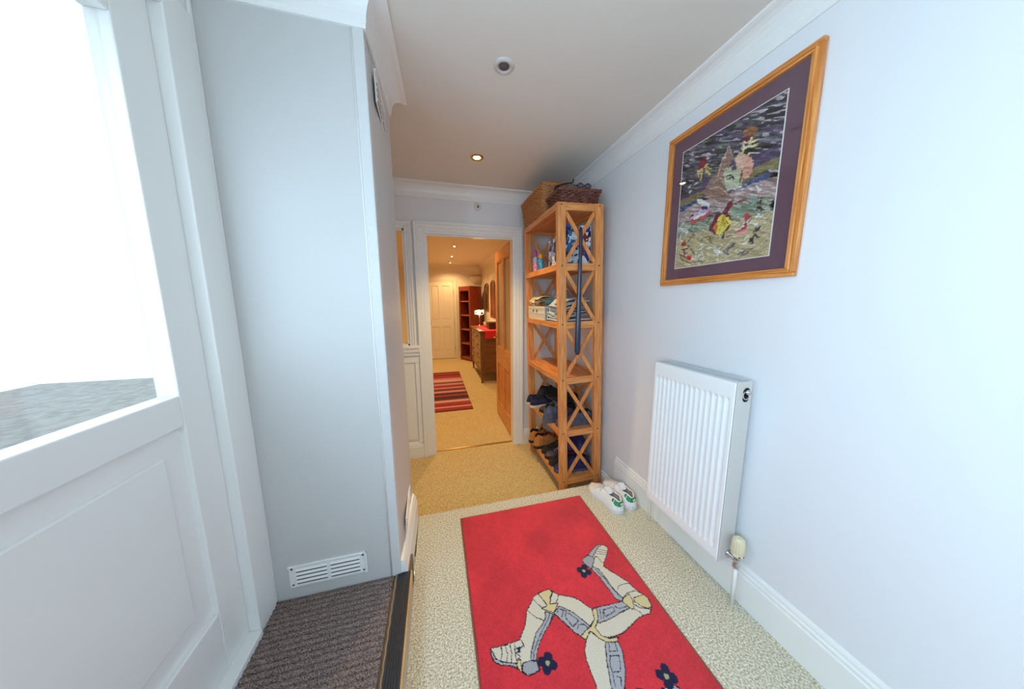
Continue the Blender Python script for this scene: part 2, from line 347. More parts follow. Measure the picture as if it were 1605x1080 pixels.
def vnoise(h, w, cells_y, cells_x):
    g = np.random.rand(cells_y+2, cells_x+2); y = np.linspace(0, cells_y, h); x = np.linspace(0, cells_x, w)
    yi = y.astype(int); xi = x.astype(int); fy = (y-yi)[:, None]; fx = (x-xi)[None, :]; fy = fy*fy*(3-2*fy); fx = fx*fx*(3-2*fx)
    a = g[yi][:, xi]; b_ = g[yi][:, xi+1]; c = g[yi+1][:, xi]; d_ = g[yi+1][:, xi+1]
    return (a*(1-fx)+b_*fx)*(1-fy)+(c*(1-fx)+d_*fx)*fy
def painted(name, img, P, mt, parent):
    h, w = img.shape[:2]; I, J = np.meshgrid(np.arange(w), np.arange(h)); V = P(I/(w-1), J/(h-1)).reshape(-1, 3)
    q = (J[:-1, :-1]*w+I[:-1, :-1]).ravel(); F = np.stack([q, q+1, q+w+1, q+w], 1)
    me = bpy.data.meshes.new(name); me.vertices.add(len(V)); me.vertices.foreach_set('co', V.ravel().astype('f'))
    me.loops.add(F.size); me.loops.foreach_set('vertex_index', F.ravel().astype('i')); me.polygons.add(len(F)); me.polygons.foreach_set('loop_start', np.arange(0, F.size, 4, dtype='i'))
    me.update(calc_edges=True); me.polygons.foreach_set('use_smooth', np.ones(len(F), bool))
    a = me.color_attributes.new('dye', 'FLOAT_COLOR', 'POINT'); L = np.clip(img, 0, 255)/255.; L = np.where(L > .04045, ((L+.055)/1.055)**2.4, L/12.92)
    a.data.foreach_set('color', np.concatenate([L.reshape(-1, 3), np.ones((len(V), 1))], 1).ravel().astype('f'))
    me.materials.append(mt); o = bpy.data.objects.new(name, me); COL.objects.link(o); o.parent = parent; return o
def dyed(name, rough=.95, bump=.8, bs=300, dist=.004, sheen=.2, var=.25, vs=260):
    m = mat(name, (128, 128, 128), rough, bump=bump, bscale=bs, bdist=dist, sheen=sheen, spec=.15); nt = m.node_tree; b = nt.nodes['Principled BSDF']
    a = nt.nodes.new('ShaderNodeAttribute'); a.attribute_name = 'dye'; mx = nt.nodes.new('ShaderNodeMix'); mx.data_type = 'RGBA'; mx.blend_type = 'MULTIPLY'; mx.inputs[0].default_value = 1
    n = nt.nodes.new('ShaderNodeTexNoise'); n.inputs['Scale'].default_value = vs; n.inputs['Detail'].default_value = 4; tc = nt.nodes.new('ShaderNodeTexCoord'); nt.links.new(tc.outputs['Object'], n.inputs['Vector'])
    r = nt.nodes.new('ShaderNodeMapRange'); r.inputs[1].default_value = .3; r.inputs[2].default_value = .7; r.inputs[3].default_value = 1-var; r.inputs[4].default_value = 1.05
    nt.links.new(n.outputs[0], r.inputs[0]); nt.links.new(a.outputs['Color'], mx.inputs[6]); nt.links.new(r.outputs[0], mx.inputs[7]); nt.links.new(mx.outputs[2], b.inputs['Base Color']); return m
RUG = {"R":[["F","c",0,[[0.2716,0.5636],[0.2985,0.5516],[0.3261,0.5467],[0.3537,0.5491],[0.3663,0.5625],[0.3839,0.5818],[0.4095,0.5935],[0.4442,0.6076],[0.4651,0.6274],[0.4811,0.6546],[0.4977,0.6746],[0.4976,0.6961],[0.4848,0.7135],[0.4598,0.727],[0.4395,0.7372],[0.4052,0.7526],[0.3872,0.7384],[0.3719,0.7132],[0.3534,0.6823],[0.3333,0.652],[0.3241,0.6621],[0.2966,0.6832],[0.2602,0.7118],[0.2339,0.7409],[0.2171,0.7636],[0.2106,0.7815],[0.2137,0.8013],[0.2119,0.8116],[0.1911,0.8136],[0.167,0.8146],[0.1491,0.7963],[0.134,0.78],[0.1133,0.7682],[0.0797,0.7592],[0.0592,0.7441],[0.0514,0.7225],[0.0534,0.7011],[0.0923,0.7029],[0.1303,0.7025],[0.1645,0.7027],[0.1771,0.6895],[0.1969,0.6682],[0.2124,0.6404],[0.2267,0.6105],[0.2443,0.5932]]],["L","k",0.0035,[[0.2716,0.5636],[0.2985,0.5516],[0.3261,0.5467],[0.3537,0.5491],[0.3663,0.5625],[0.3839,0.5818],[0.4095,0.5935],[0.4442,0.6076],[0.4651,0.6274],[0.4811,0.6546],[0.4977,0.6746],[0.4976,0.6961],[0.4848,0.7135],[0.4598,0.727],[0.4395,0.7372],[0.4052,0.7526],[0.3872,0.7384],[0.3719,0.7132],[0.3534,0.6823],[0.3333,0.652],[0.3241,0.6621],[0.2966,0.6832],[0.2602,0.7118],[0.2339,0.7409],[0.2171,0.7636],[0.2106,0.7815],[0.2137,0.8013],[0.2119,0.8116],[0.1911,0.8136],[0.167,0.8146],[0.1491,0.7963],[0.134,0.78],[0.1133,0.7682],[0.0797,0.7592],[0.0592,0.7441],[0.0514,0.7225],[0.0534,0.7011],[0.0923,0.7029],[0.1303,0.7025],[0.1645,0.7027],[0.1771,0.6895],[0.1969,0.6682],[0.2124,0.6404],[0.2267,0.6105],[0.2443,0.5932],[0.2716,0.5636]]],["F","g",0,[[0.3456,0.6403],[0.368,0.6286],[0.39,0.6456],[0.414,0.6673],[0.4312,0.6909],[0.4557,0.7298],[0.4052,0.7526],[0.3872,0.7384],[0.3719,0.7132],[0.3534,0.6823],[0.3335,0.6456]]],["L","k",0.0035,[[0.3456,0.6403],[0.368,0.6286],[0.39,0.6456],[0.414,0.6673],[0.4312,0.6909],[0.4557,0.7298],[0.4052,0.7526],[0.3872,0.7384],[0.3719,0.7132],[0.3534,0.6823],[0.3335,0.6456],[0.3456,0.6403]]],["F","g",0,[[0.301,0.6304],[0.3289,0.6508],[0.2966,0.6832],[0.2602,0.7118],[0.2339,0.7409],[0.2171,0.7636],[0.2106,0.7815],[0.188,0.7755],[0.2,0.7524],[0.2188,0.7226],[0.2363,0.6979],[0.2728,0.6728],[0.292,0.6535]]],["L","k",0.0035,[[0.301,0.6304],[0.3289,0.6508],[0.2966,0.6832],[0.2602,0.7118],[0.2339,0.7409],[0.2171,0.7636],[0.2106,0.7815],[0.188,0.7755],[0.2,0.7524],[0.2188,0.7226],[0.2363,0.6979],[0.2728,0.6728],[0.292,0.6535],[0.301,0.6304]]],["F","d",0,[[0.1598,0.7743],[0.1918,0.7765],[0.2096,0.7845],[0.2124,0.8102],[0.1911,0.8136],[0.167,0.8146],[0.1514,0.7954]]],["L","k",0.0035,[[0.1598,0.7743],[0.1918,0.7765],[0.2096,0.7845],[0.2124,0.8102],[0.1911,0.8136],[0.167,0.8146],[0.1514,0.7954],[0.1598,0.7743]]],["F","g",0,[[0.0534,0.7011],[0.0603,0.7183],[0.0648,0.736],[0.0821,0.7487],[0.1002,0.7567],[0.1373,0.7683],[0.1359,0.7805],[0.1133,0.7682],[0.0797,0.7592],[0.0592,0.7441],[0.0514,0.7225]]],["L","k",0.0035,[[0.0534,0.7011],[0.0603,0.7183],[0.0648,0.736],[0.0821,0.7487],[0.1002,0.7567],[0.1373,0.7683],[0.1359,0.7805],[0.1133,0.7682],[0.0797,0.7592],[0.0592,0.7441],[0.0514,0.7225],[0.0534,0.7011]]],["F","y",0,[[0.2977,0.5538],[0.3261,0.5467],[0.3537,0.5491],[0.3631,0.564],[0.3448,0.5833],[0.3328,0.6088],[0.3689,0.6154],[0.3521,0.631],[0.3335,0.6456],[0.3163,0.6346],[0.2917,0.617],[0.3185,0.6109],[0.3088,0.5783]]],["L","k",0.0035,[[0.2977,0.5538],[0.3261,0.5467],[0.3537,0.5491],[0.3631,0.564],[0.3448,0.5833],[0.3328,0.6088],[0.3689,0.6154],[0.3521,0.631],[0.3335,0.6456],[0.3163,0.6346],[0.2917,0.617],[0.3185,0.6109],[0.3088,0.5783],[0.2977,0.5538]]],["F","y",0,[[0.1409,0.7629],[0.154,0.7599],[0.1514,0.7954],[0.1455,0.7953],[0.1359,0.7805]]],["L","k",0.0035,[[0.1409,0.7629],[0.154,0.7599],[0.1514,0.7954],[0.1455,0.7953],[0.1359,0.7805],[0.1409,0.7629]]],["L","k",0.003,[[0.2708,0.5728],[0.291,0.6124],[0.3181,0.6121]]],["L","k",0.003,[[0.3654,0.5647],[0.348,0.5841],[0.3344,0.6084]]],["L","k",0.003,[[0.3862,0.5824],[0.369,0.6039],[0.3546,0.6138]]],["L","k",0.003,[[0.2295,0.609],[0.252,0.6406],[0.282,0.6611]]],["L","k",0.003,[[0.3154,0.6429],[0.2997,0.6638],[0.2798,0.6787],[0.2501,0.7091],[0.2284,0.7323],[0.2096,0.7549],[0.1993,0.7785]]],["L","k",0.003,[[0.3636,0.6385],[0.3863,0.6534],[0.3734,0.6754],[0.3893,0.716],[0.4212,0.7005],[0.3982,0.6694],[0.387,0.6621]]],["L","k",0.003,[[0.4006,0.7306],[0.4138,0.7146],[0.4366,0.7168],[0.4434,0.7305]]],["L","k",0.003,[[0.3627,0.6294],[0.3479,0.6516]]],["L","k",0.003,[[0.3812,0.6433],[0.3584,0.6713]]],["L","k",0.003,[[0.0923,0.7029],[0.0938,0.7239],[0.0821,0.7487]]],["L","k",0.003,[[0.1085,0.7054],[0.1123,0.7322],[0.1021,0.7572]]],["L","k",0.003,[[0.1275,0.7053],[0.1277,0.7363],[0.1186,0.7633]]],["L","k",0.003,[[0.1453,0.71],[0.1401,0.7363],[0.1399,0.7593],[0.1558,0.7538],[0.1401,0.7363],[0.1604,0.7384],[0.1534,0.7262],[0.1789,0.7261],[0.173,0.7031]]],["L","n",0.006,[[0.1495,0.7252],[0.1637,0.7272],[0.155,0.7352]]],["F","c",0,[[0.5754,0.4493],[0.5695,0.4697],[0.5872,0.5035],[0.5986,0.5195],[0.6095,0.5524],[0.6131,0.5868],[0.6183,0.6245],[0.6191,0.6592],[0.6387,0.679],[0.5956,0.6796],[0.5416,0.677],[0.5041,0.6709],[0.5049,0.6886],[0.497,0.7236],[0.4711,0.7414],[0.4715,0.7619],[0.4931,0.7809],[0.5299,0.7892],[0.5655,0.7871],[0.5862,0.7826],[0.6105,0.7736],[0.6526,0.76],[0.6901,0.7535],[0.7259,0.7556],[0.7412,0.7405],[0.7533,0.732],[0.7518,0.7196],[0.7597,0.6928],[0.7479,0.6768],[0.7334,0.651],[0.7228,0.6116],[0.7013,0.5771],[0.6775,0.5433],[0.6582,0.5122],[0.6788,0.4883],[0.7154,0.4531],[0.74,0.4241],[0.7306,0.4031],[0.7027,0.3924],[0.667,0.4043],[0.6249,0.4286],[0.5901,0.4421]]],["L","k",0.0035,[[0.5754,0.4493],[0.5695,0.4697],[0.5872,0.5035],[0.5986,0.5195],[0.6095,0.5524],[0.6131,0.5868],[0.6183,0.6245],[0.6191,0.6592],[0.6387,0.679],[0.5956,0.6796],[0.5416,0.677],[0.5041,0.6709],[0.5049,0.6886],[0.497,0.7236],[0.4711,0.7414],[0.4715,0.7619],[0.4931,0.7809],[0.5299,0.7892],[0.5655,0.7871],[0.5862,0.7826],[0.6105,0.7736],[0.6526,0.76],[0.6901,0.7535],[0.7259,0.7556],[0.7412,0.7405],[0.7533,0.732],[0.7518,0.7196],[0.7597,0.6928],[0.7479,0.6768],[0.7334,0.651],[0.7228,0.6116],[0.7013,0.5771],[0.6775,0.5433],[0.6582,0.5122],[0.6788,0.4883],[0.7154,0.4531],[0.74,0.4241],[0.7306,0.4031],[0.7027,0.3924],[0.667,0.4043],[0.6249,0.4286],[0.5901,0.4421],[0.5754,0.4493]]],["F","g",0,[[0.507,0.6737],[0.5416,0.677],[0.5956,0.6796],[0.6387,0.679],[0.6554,0.7017],[0.6559,0.7137],[0.6175,0.715],[0.5733,0.7258],[0.5337,0.7317],[0.4951,0.7303],[0.5028,0.7032]]],["L","k",0.0035,[[0.507,0.6737],[0.5416,0.677],[0.5956,0.6796],[0.6387,0.679],[0.6554,0.7017],[0.6559,0.7137],[0.6175,0.715],[0.5733,0.7258],[0.5337,0.7317],[0.4951,0.7303],[0.5028,0.7032],[0.507,0.6737]]],["F","g",0,[[0.606,0.4982],[0.6263,0.5167],[0.6297,0.5529],[0.6371,0.5885],[0.6391,0.6301],[0.6556,0.669],[0.6387,0.679],[0.6191,0.6592],[0.6183,0.6245],[0.6131,0.5868],[0.6095,0.5524],[0.5923,0.5127]]],["L","k",0.0035,[[0.606,0.4982],[0.6263,0.5167],[0.6297,0.5529],[0.6371,0.5885],[0.6391,0.6301],[0.6556,0.669],[0.6387,0.679],[0.6191,0.6592],[0.6183,0.6245],[0.6131,0.5868],[0.6095,0.5524],[0.5923,0.5127],[0.606,0.4982]]],["F","d",0,[[0.5754,0.4493],[0.5901,0.4421],[0.6159,0.4349],[0.6394,0.4554],[0.6178,0.4827],[0.5904,0.507],[0.5695,0.4697]]],["L","k",0.0035,[[0.5754,0.4493],[0.5901,0.4421],[0.6159,0.4349],[0.6394,0.4554],[0.6178,0.4827],[0.5904,0.507],[0.5695,0.4697],[0.5754,0.4493]]],["F","g",0,[[0.6159,0.4349],[0.6264,0.4261],[0.667,0.4043],[0.7027,0.3924],[0.7214,0.3994],[0.6865,0.4096],[0.6496,0.4382],[0.6352,0.4486]]],["L","k",0.0035,[[0.6159,0.4349],[0.6264,0.4261],[0.667,0.4043],[0.7027,0.3924],[0.7214,0.3994],[0.6865,0.4096],[0.6496,0.4382],[0.6352,0.4486],[0.6159,0.4349]]],["F","y",0,[[0.6556,0.669],[0.6905,0.6614],[0.6907,0.6868],[0.6843,0.7014],[0.6754,0.7189],[0.6612,0.719],[0.6527,0.699],[0.6435,0.6823]]],["L","k",0.0035,[[0.6556,0.669],[0.6905,0.6614],[0.6907,0.6868],[0.6843,0.7014],[0.6754,0.7189],[0.6612,0.719],[0.6527,0.699],[0.6435,0.6823],[0.6556,0.669]]],["F","y",0,[[0.7021,0.6815],[0.7547,0.6808],[0.762,0.7018],[0.7533,0.732],[0.7289,0.7353],[0.7081,0.7198],[0.6935,0.6958]]],["L","k",0.0035,[[0.7021,0.6815],[0.7547,0.6808],[0.762,0.7018],[0.7533,0.732],[0.7289,0.7353],[0.7081,0.7198],[0.6935,0.6958],[0.7021,0.6815]]],["L","k",0.003,[[0.6515,0.6334],[0.6663,0.6195],[0.6887,0.6164],[0.7205,0.618]]],["L","k",0.003,[[0.6556,0.669],[0.685,0.6556],[0.7291,0.6565],[0.7479,0.6768]]],["L","k",0.003,[[0.683,0.7031],[0.6989,0.7253],[0.7412,0.7405]]],["L","k",0.003,[[0.6729,0.7222],[0.6887,0.738],[0.6901,0.7535]]],["L","k",0.003,[[0.6559,0.7137],[0.5952,0.7205]]],["L","k",0.0026,[[0.6793,0.4167],[0.6995,0.4252],[0.7245,0.4391]]],["L","k",0.0026,[[0.6724,0.428],[0.6925,0.4363],[0.7174,0.4501]]],["L","k",0.0026,[[0.6657,0.4391],[0.6856,0.4473],[0.7103,0.4609]]],["L","k",0.003,[[0.6394,0.4554],[0.6555,0.4513],[0.6593,0.472],[0.6597,0.4886],[0.6736,0.4923]]],["L","k",0.0028,[[0.6129,0.513],[0.6191,0.5451],[0.6295,0.577],[0.6342,0.6154],[0.6428,0.6528],[0.653,0.6725]]],["L","k",0.0028,[[0.6316,0.5334],[0.6364,0.5741],[0.6384,0.6165],[0.6454,0.6492]]],["L","k",0.003,[[0.5304,0.6839],[0.516,0.7178]]],["L","k",0.003,[[0.5409,0.6925],[0.5888,0.6897],[0.5884,0.7072],[0.538,0.7182],[0.5409,0.6925]]],["L","k",0.003,[[0.6001,0.6868],[0.605,0.7],[0.6529,0.705]]],["L","k",0.003,[[0.5422,0.687],[0.5254,0.724]]],["F","c",0,[[0.4386,0.751],[0.4147,0.7749],[0.3951,0.8009],[0.3864,0.8282],[0.3849,0.8559],[0.3834,0.88],[0.3824,0.8996],[0.3781,0.9143],[0.3733,0.927],[0.3894,0.9392],[0.4248,0.9486],[0.4586,0.9479],[0.4757,0.9246],[0.5,0.8958],[0.5171,0.8656],[0.5325,0.8327],[0.5335,0.8068],[0.5098,0.8004],[0.4867,0.7929],[0.4671,0.774],[0.4521,0.749]]],["L","k",0.0035,[[0.4386,0.751],[0.4147,0.7749],[0.3951,0.8009],[0.3864,0.8282],[0.3849,0.8559],[0.3834,0.88],[0.3824,0.8996],[0.3781,0.9143],[0.3733,0.927],[0.3894,0.9392],[0.4248,0.9486],[0.4586,0.9479],[0.4757,0.9246],[0.5,0.8958],[0.5171,0.8656],[0.5325,0.8327],[0.5335,0.8068],[0.5098,0.8004],[0.4867,0.7929],[0.4671,0.774],[0.4521,0.749],[0.4386,0.751]]],["F","g",0,[[0.4867,0.7929],[0.5335,0.8068],[0.5325,0.8327],[0.5171,0.8656],[0.5,0.8958],[0.4757,0.9246],[0.466,0.9378],[0.4298,0.9281],[0.431,0.9126],[0.4429,0.8805],[0.4554,0.8491],[0.473,0.8167]]],["L","k",0.0035,[[0.4867,0.7929],[0.5335,0.8068],[0.5325,0.8327],[0.5171,0.8656],[0.5,0.8958],[0.4757,0.9246],[0.466,0.9378],[0.4298,0.9281],[0.431,0.9126],[0.4429,0.8805],[0.4554,0.8491],[0.473,0.8167],[0.4867,0.7929]]],["L","k",0.003,[[0.4964,0.8021],[0.4832,0.8245],[0.5121,0.8323],[0.5215,0.8089]]],["L","k",0.003,[[0.4783,0.837],[0.5083,0.845],[0.4974,0.8698],[0.4837,0.8869],[0.4564,0.8796],[0.4613,0.8601],[0.4769,0.8366]]],["L","k",0.003,[[0.4565,0.8841],[0.4445,0.9156]]],["L","k",0.003,[[0.4662,0.8934],[0.4771,0.9007],[0.4656,0.9212]]],["F","y",0,[[0.4969,0.6788],[0.5168,0.6709],[0.5149,0.6868],[0.5015,0.7179],[0.4741,0.739],[0.4851,0.7733],[0.5099,0.7896],[0.5453,0.795],[0.532,0.8064],[0.5082,0.8026],[0.4867,0.7929],[0.4671,0.774],[0.4575,0.7519],[0.4482,0.7465],[0.418,0.769],[0.4037,0.7542],[0.4261,0.742],[0.4639,0.7289],[0.4872,0.711]]],["L","k",0.0035,[[0.4969,0.6788],[0.5168,0.6709],[0.5149,0.6868],[0.5015,0.7179],[0.4741,0.739],[0.4851,0.7733],[0.5099,0.7896],[0.5453,0.795],[0.532,0.8064],[0.5082,0.8026],[0.4867,0.7929],[0.4671,0.774],[0.4575,0.7519],[0.4482,0.7465],[0.418,0.769],[0.4037,0.7542],[0.4261,0.742],[0.4639,0.7289],[0.4872,0.711],[0.4969,0.6788]]]],"C":[["F","c",0,[[0.6556,0.9792],[0.6408,0.9639],[0.6027,0.9623],[0.5832,0.9642],[0.5492,0.9572],[0.5176,0.9431],[0.4824,0.9288],[0.4519,0.9121],[0.425,0.9192],[0.446,0.8816],[0.4753,0.8361],[0.4993,0.8067],[0.4836,0.7985],[0.4572,0.7742],[0.4547,0.7428],[0.4368,0.7329],[0.4095,0.7422],[0.3839,0.7699],[0.368,0.8018],[0.3615,0.8219],[0.3571,0.8475],[0.3479,0.8907],[0.3348,0.9265],[0.315,0.9564],[0.3205,0.9772],[0.3218,0.9919],[0.3333,0.9968],[0.3525,1.0171],[0.3723,1.0149],[0.4019,1.0152],[0.4413,1.0257],[0.4819,1.0244],[0.5231,1.0206],[0.5597,1.0195],[0.5701,1.0493],[0.5823,1.0986],[0.5951,1.1344],[0.618,1.1367],[0.6412,1.1179],[0.6487,1.0811],[0.6487,1.0324],[0.6544,0.9956]]],["L","k",0.0035,[[0.6556,0.9792],[0.6408,0.9639],[0.6027,0.9623],[0.5832,0.9642],[0.5492,0.9572],[0.5176,0.9431],[0.4824,0.9288],[0.4519,0.9121],[0.425,0.9192],[0.446,0.8816],[0.4753,0.8361],[0.4993,0.8067],[0.4836,0.7985],[0.4572,0.7742],[0.4547,0.7428],[0.4368,0.7329],[0.4095,0.7422],[0.3839,0.7699],[0.368,0.8018],[0.3615,0.8219],[0.3571,0.8475],[0.3479,0.8907],[0.3348,0.9265],[0.315,0.9564],[0.3205,0.9772],[0.3218,0.9919],[0.3333,0.9968],[0.3525,1.0171],[0.3723,1.0149],[0.4019,1.0152],[0.4413,1.0257],[0.4819,1.0244],[0.5231,1.0206],[0.5597,1.0195],[0.5701,1.0493],[0.5823,1.0986],[0.5951,1.1344],[0.618,1.1367],[0.6412,1.1179],[0.6487,1.0811],[0.6487,1.0324],[0.6544,0.9956],[0.6556,0.9792]]],["F","g",0,[[0.4954,0.8078],[0.4753,0.8361],[0.446,0.8816],[0.425,0.9192],[0.397,0.9223],[0.3863,0.9167],[0.4044,0.8828],[0.4171,0.8392],[0.4318,0.8019],[0.4523,0.7692],[0.472,0.7894]]],["L","k",0.0035,[[0.4954,0.8078],[0.4753,0.8361],[0.446,0.8816],[0.425,0.9192],[0.397,0.9223],[0.3863,0.9167],[0.4044,0.8828],[0.4171,0.8392],[0.4318,0.8019],[0.4523,0.7692],[0.472,0.7894],[0.4954,0.8078]]],["F","g",0,[[0.5979,0.9813],[0.5717,0.9896],[0.5387,0.9744],[0.5042,0.9631],[0.4671,0.944],[0.4252,0.9388],[0.425,0.9192],[0.4519,0.9121],[0.4824,0.9288],[0.5176,0.9431],[0.5492,0.9572],[0.5922,0.9622]]],["L","k",0.0035,[[0.5979,0.9813],[0.5717,0.9896],[0.5387,0.9744],[0.5042,0.9631],[0.4671,0.944],[0.4252,0.9388],[0.425,0.9192],[0.4519,0.9121],[0.4824,0.9288],[0.5176,0.9431],[0.5492,0.9572],[0.5922,0.9622],[0.5979,0.9813]]],["F","d",0,[[0.6556,0.9792],[0.6544,0.9956],[0.6478,1.0215],[0.6183,1.0316],[0.6054,0.9992],[0.5981,0.9634],[0.6408,0.9639]]],["L","k",0.0035,[[0.6556,0.9792],[0.6544,0.9956],[0.6478,1.0215],[0.6183,1.0316],[0.6054,0.9992],[0.5981,0.9634],[0.6408,0.9639],[0.6556,0.9792]]],["F","g",0,[[0.6478,1.0215],[0.6501,1.035],[0.6487,1.0811],[0.6412,1.1179],[0.6258,1.1306],[0.6344,1.0953],[0.6281,1.049],[0.6263,1.0314]]],["L","k",0.0035,[[0.6478,1.0215],[0.6501,1.035],[0.6487,1.0811],[0.6412,1.1179],[0.6258,1.1306],[0.6344,1.0953],[0.6281,1.049],[0.6263,1.0314],[0.6478,1.0215]]],["F","y",0,[[0.4252,0.9388],[0.4143,0.9729],[0.3922,0.9603],[0.3828,0.9475],[0.3721,0.931],[0.3791,0.9187],[0.4007,0.9213],[0.4197,0.9217]]],["L","k",0.0035,[[0.4252,0.9388],[0.4143,0.9729],[0.3922,0.9603],[0.3828,0.9475],[0.3721,0.931],[0.3791,0.9187],[0.4007,0.9213],[0.4197,0.9217],[0.4252,0.9388]]],["F","y",0,[[0.3911,0.9728],[0.3654,1.0188],[0.3436,1.0146],[0.3218,0.9919],[0.3311,0.9692],[0.3549,0.9589],[0.383,0.9583]]],["L","k",0.0035,[[0.3911,0.9728],[0.3654,1.0188],[0.3436,1.0146],[0.3218,0.9919],[0.3311,0.9692],[0.3549,0.9589],[0.383,0.9583],[0.3911,0.9728]]],["L","k",0.003,[[0.4581,0.9531],[0.4627,0.9728],[0.4542,0.9938],[0.4369,1.0205]]],["L","k",0.003,[[0.4252,0.9388],[0.4221,0.971],[0.3993,1.0087],[0.3723,1.0149]]],["L","k",0.003,[[0.382,0.9455],[0.3548,0.9482],[0.3205,0.9772]]],["L","k",0.003,[[0.3705,0.9272],[0.3489,0.933],[0.3348,0.9265]]],["L","k",0.003,[[0.3863,0.9167],[0.4108,0.8608]]],["L","k",0.0026,[[0.6318,1.0855],[0.6144,1.0987],[0.5898,1.1134]]],["L","k",0.0026,[[0.6255,1.0739],[0.6083,1.0871],[0.5839,1.1018]]],["L","k",0.0026,[[0.6192,1.0625],[0.6022,1.0757],[0.5781,1.0903]]],["L","k",0.003,[[0.6183,1.0316],[0.6138,1.0476],[0.5939,1.0405],[0.5794,1.0326],[0.5692,1.0428]]],["L","k",0.0028,[[0.5816,0.9799],[0.5507,0.9692],[0.5179,0.9622],[0.4823,0.9471],[0.4456,0.9358],[0.4235,0.9348]]],["L","k",0.0028,[[0.5546,0.9858],[0.517,0.9697],[0.4793,0.9502],[0.4474,0.9399]]],["L","k",0.003,[[0.4749,0.823],[0.4527,0.7935]]],["L","k",0.003,[[0.4622,0.8277],[0.4407,0.8706],[0.4257,0.8615],[0.4414,0.8124],[0.4622,0.8277]]],["L","k",0.003,[[0.4375,0.8819],[0.4236,0.8795],[0.3954,0.9185]]],["L","k",0.003,[[0.4663,0.8316],[0.4427,0.7986]]]],"fl":[[0.2458,0.798],[0.5527,0.5097],[0.6354,0.9398]]}
RW, RL, st = .798, 1.30, .0022
w_, h_ = int(RW/st)+1, int(RL/st)+1
X, Y = np.meshgrid(np.linspace(0, RW, w_), np.linspace(0, RL, h_))
img = np.zeros((h_, w_, 3)); img[:] = (214, 52, 62)
img *= (.86+.16*vnoise(h_, w_, 9, 6)+.06*vnoise(h_, w_, 40, 26)+.10*vnoise(h_, w_, 230, 150))[..., None]
jx = X+.0016*(np.random.rand(h_, w_)-.5)+.0016*(vnoise(h_, w_, 260, 160)-.5)*2; jy = Y+.0016*(np.random.rand(h_, w_)-.5)+.0016*(vnoise(h_, w_, 260, 160)-.5)*2
pal = dict(c=(222, 214, 196), g=(178, 178, 186), d=(166, 168, 173), y=(222, 204, 152), k=(34, 24, 36), n=(26, 26, 74))
base = img.copy(); paint(img, jx, jy, RUG['C'], pal, 0, 0, st); img[Y < .94] = base[Y < .94]
paint(img, jx, jy, RUG['R'], pal, 0, 0, st)
for (fx, fy), rr in zip(RUG['fl'], (.020, .021, .021)):
    for k in range(4):
        a = .5+k*PI/2; cx, cy = fx+rr*math.cos(a), fy+rr*math.sin(a); img[np.hypot((jx-cx), (jy-cy)) < .0155] = (28, 28, 66)
    img[np.hypot(jx-fx, jy-fy) < .008] = (170, 176, 128)
img[(X < .005) | (X > RW-.005) | (Y < .005) | (Y > RL-.005)] = (176, 40, 48)
e = empty('red_rug', (.092, 1.592, 0), label='bright red rug with three armoured legs emblem on cream carpet', cat='rug')
def P(u, v):
    ed = np.minimum(np.minimum(u*RW, (1-u)*RW), np.minimum(v*RL, (1-v)*RL)); z = .011*np.clip(ed/.008, 0, 1)**.5+.001
    return np.stack([u*RW+.001*np.sin(v*40), -v*RL+.001*np.sin(u*30), z], -1)
painted('pile', img, P, dyed('rug_pile', bump=.7, bs=420, dist=.003, var=.22, vs=330), e)
b = MB(); b.tube([(-.001, 0, .004), (RW+.001, 0, .004), (RW+.001, -RL, .004), (-.001, -RL, .004)], .004, 6, closed=True); b.build('binding', mat('rug_binding', (150, 96, 72), .9), e)
# striped rug in the far hall
e = empty('striped_rug', (.155, 5.07, ZL), (0, 0, .01), label='narrow red and pink striped rug in the hall beyond the doorway', cat='rug')
n_, m_ = 60, 560; img = np.zeros((m_, n_, 3)); v = 0; cs = [(150, 20, 26), (205, 130, 128), (60, 14, 18), (190, 100, 104), (176, 34, 40), (222, 168, 150), (120, 20, 26), (200, 120, 116), (48, 14, 18)]; i = 0
while v < m_:
    t = random.choice((5, 8, 12, 18, 24, 30)); img[v:v+t] = cs[i % len(cs)]; v += t; i += random.choice((1, 2, 4))
img[:14] = (140, 22, 28); img[-14:] = (50, 14, 18); img[:, :1] = (46, 14, 18); img[:, -1:] = (46, 14, 18)
painted('pile', img, lambda u, v: np.stack([-.285+.57*u, -1.17+2.32*v, .009+0*u], -1), dyed('striped_pile', bs=250, var=.15), e)
MB().box(-.285, .285, -1.17, 1.15, .001, .0085).build('backing', mat('rug_backing', (52, 16, 20), .9), e)
# ------------------------------------------------------------------ radiator
WM = mat('radiator_enamel', (244, 244, 242), .28, spec=.5)
WS = mat('radiator_shaded_enamel', (206, 200, 194), .35)  # darker copy of the enamel, shade of the end faces put into the colour
e = empty('radiator', (1.13, 1.038, .195), label='white ribbed panel radiator fixed to the right wall', cat='radiator')
HW, HH = .216, .80
NR = 16; NU = NR*12+1; NV = 90
def rad(side):
    def P(i, j):
        y = -HW+2*HW*i/(NU-1); z = HH*j/(NV-1)
        t = np.clip(min((z-.052)/.012, (HH-.072-z)/.012), 0, 1); ey = np.clip((HW-.012-abs(y))/.006, 0, 1)
        ph = (i/(NU-1)*NR) % 1; g = math.exp(-((ph-.5)/.25)**6)
        dx = .0090*t*ey*(1-g)
        er = .003*(1-min(1, min(HW-abs(y), z, HH-z)/.003))**2
        return (side*(dx+er), y, z)
    return P
MB().grid(rad(1), NU, NV).box(.008, .010, -HW, HW, 0, HH).build('front_panel', WM, e, recalc=False)
MB().box(.076, .088, -HW, HW, .01, HH-.01).build('rear_panel', WM, e, bevel=.003)
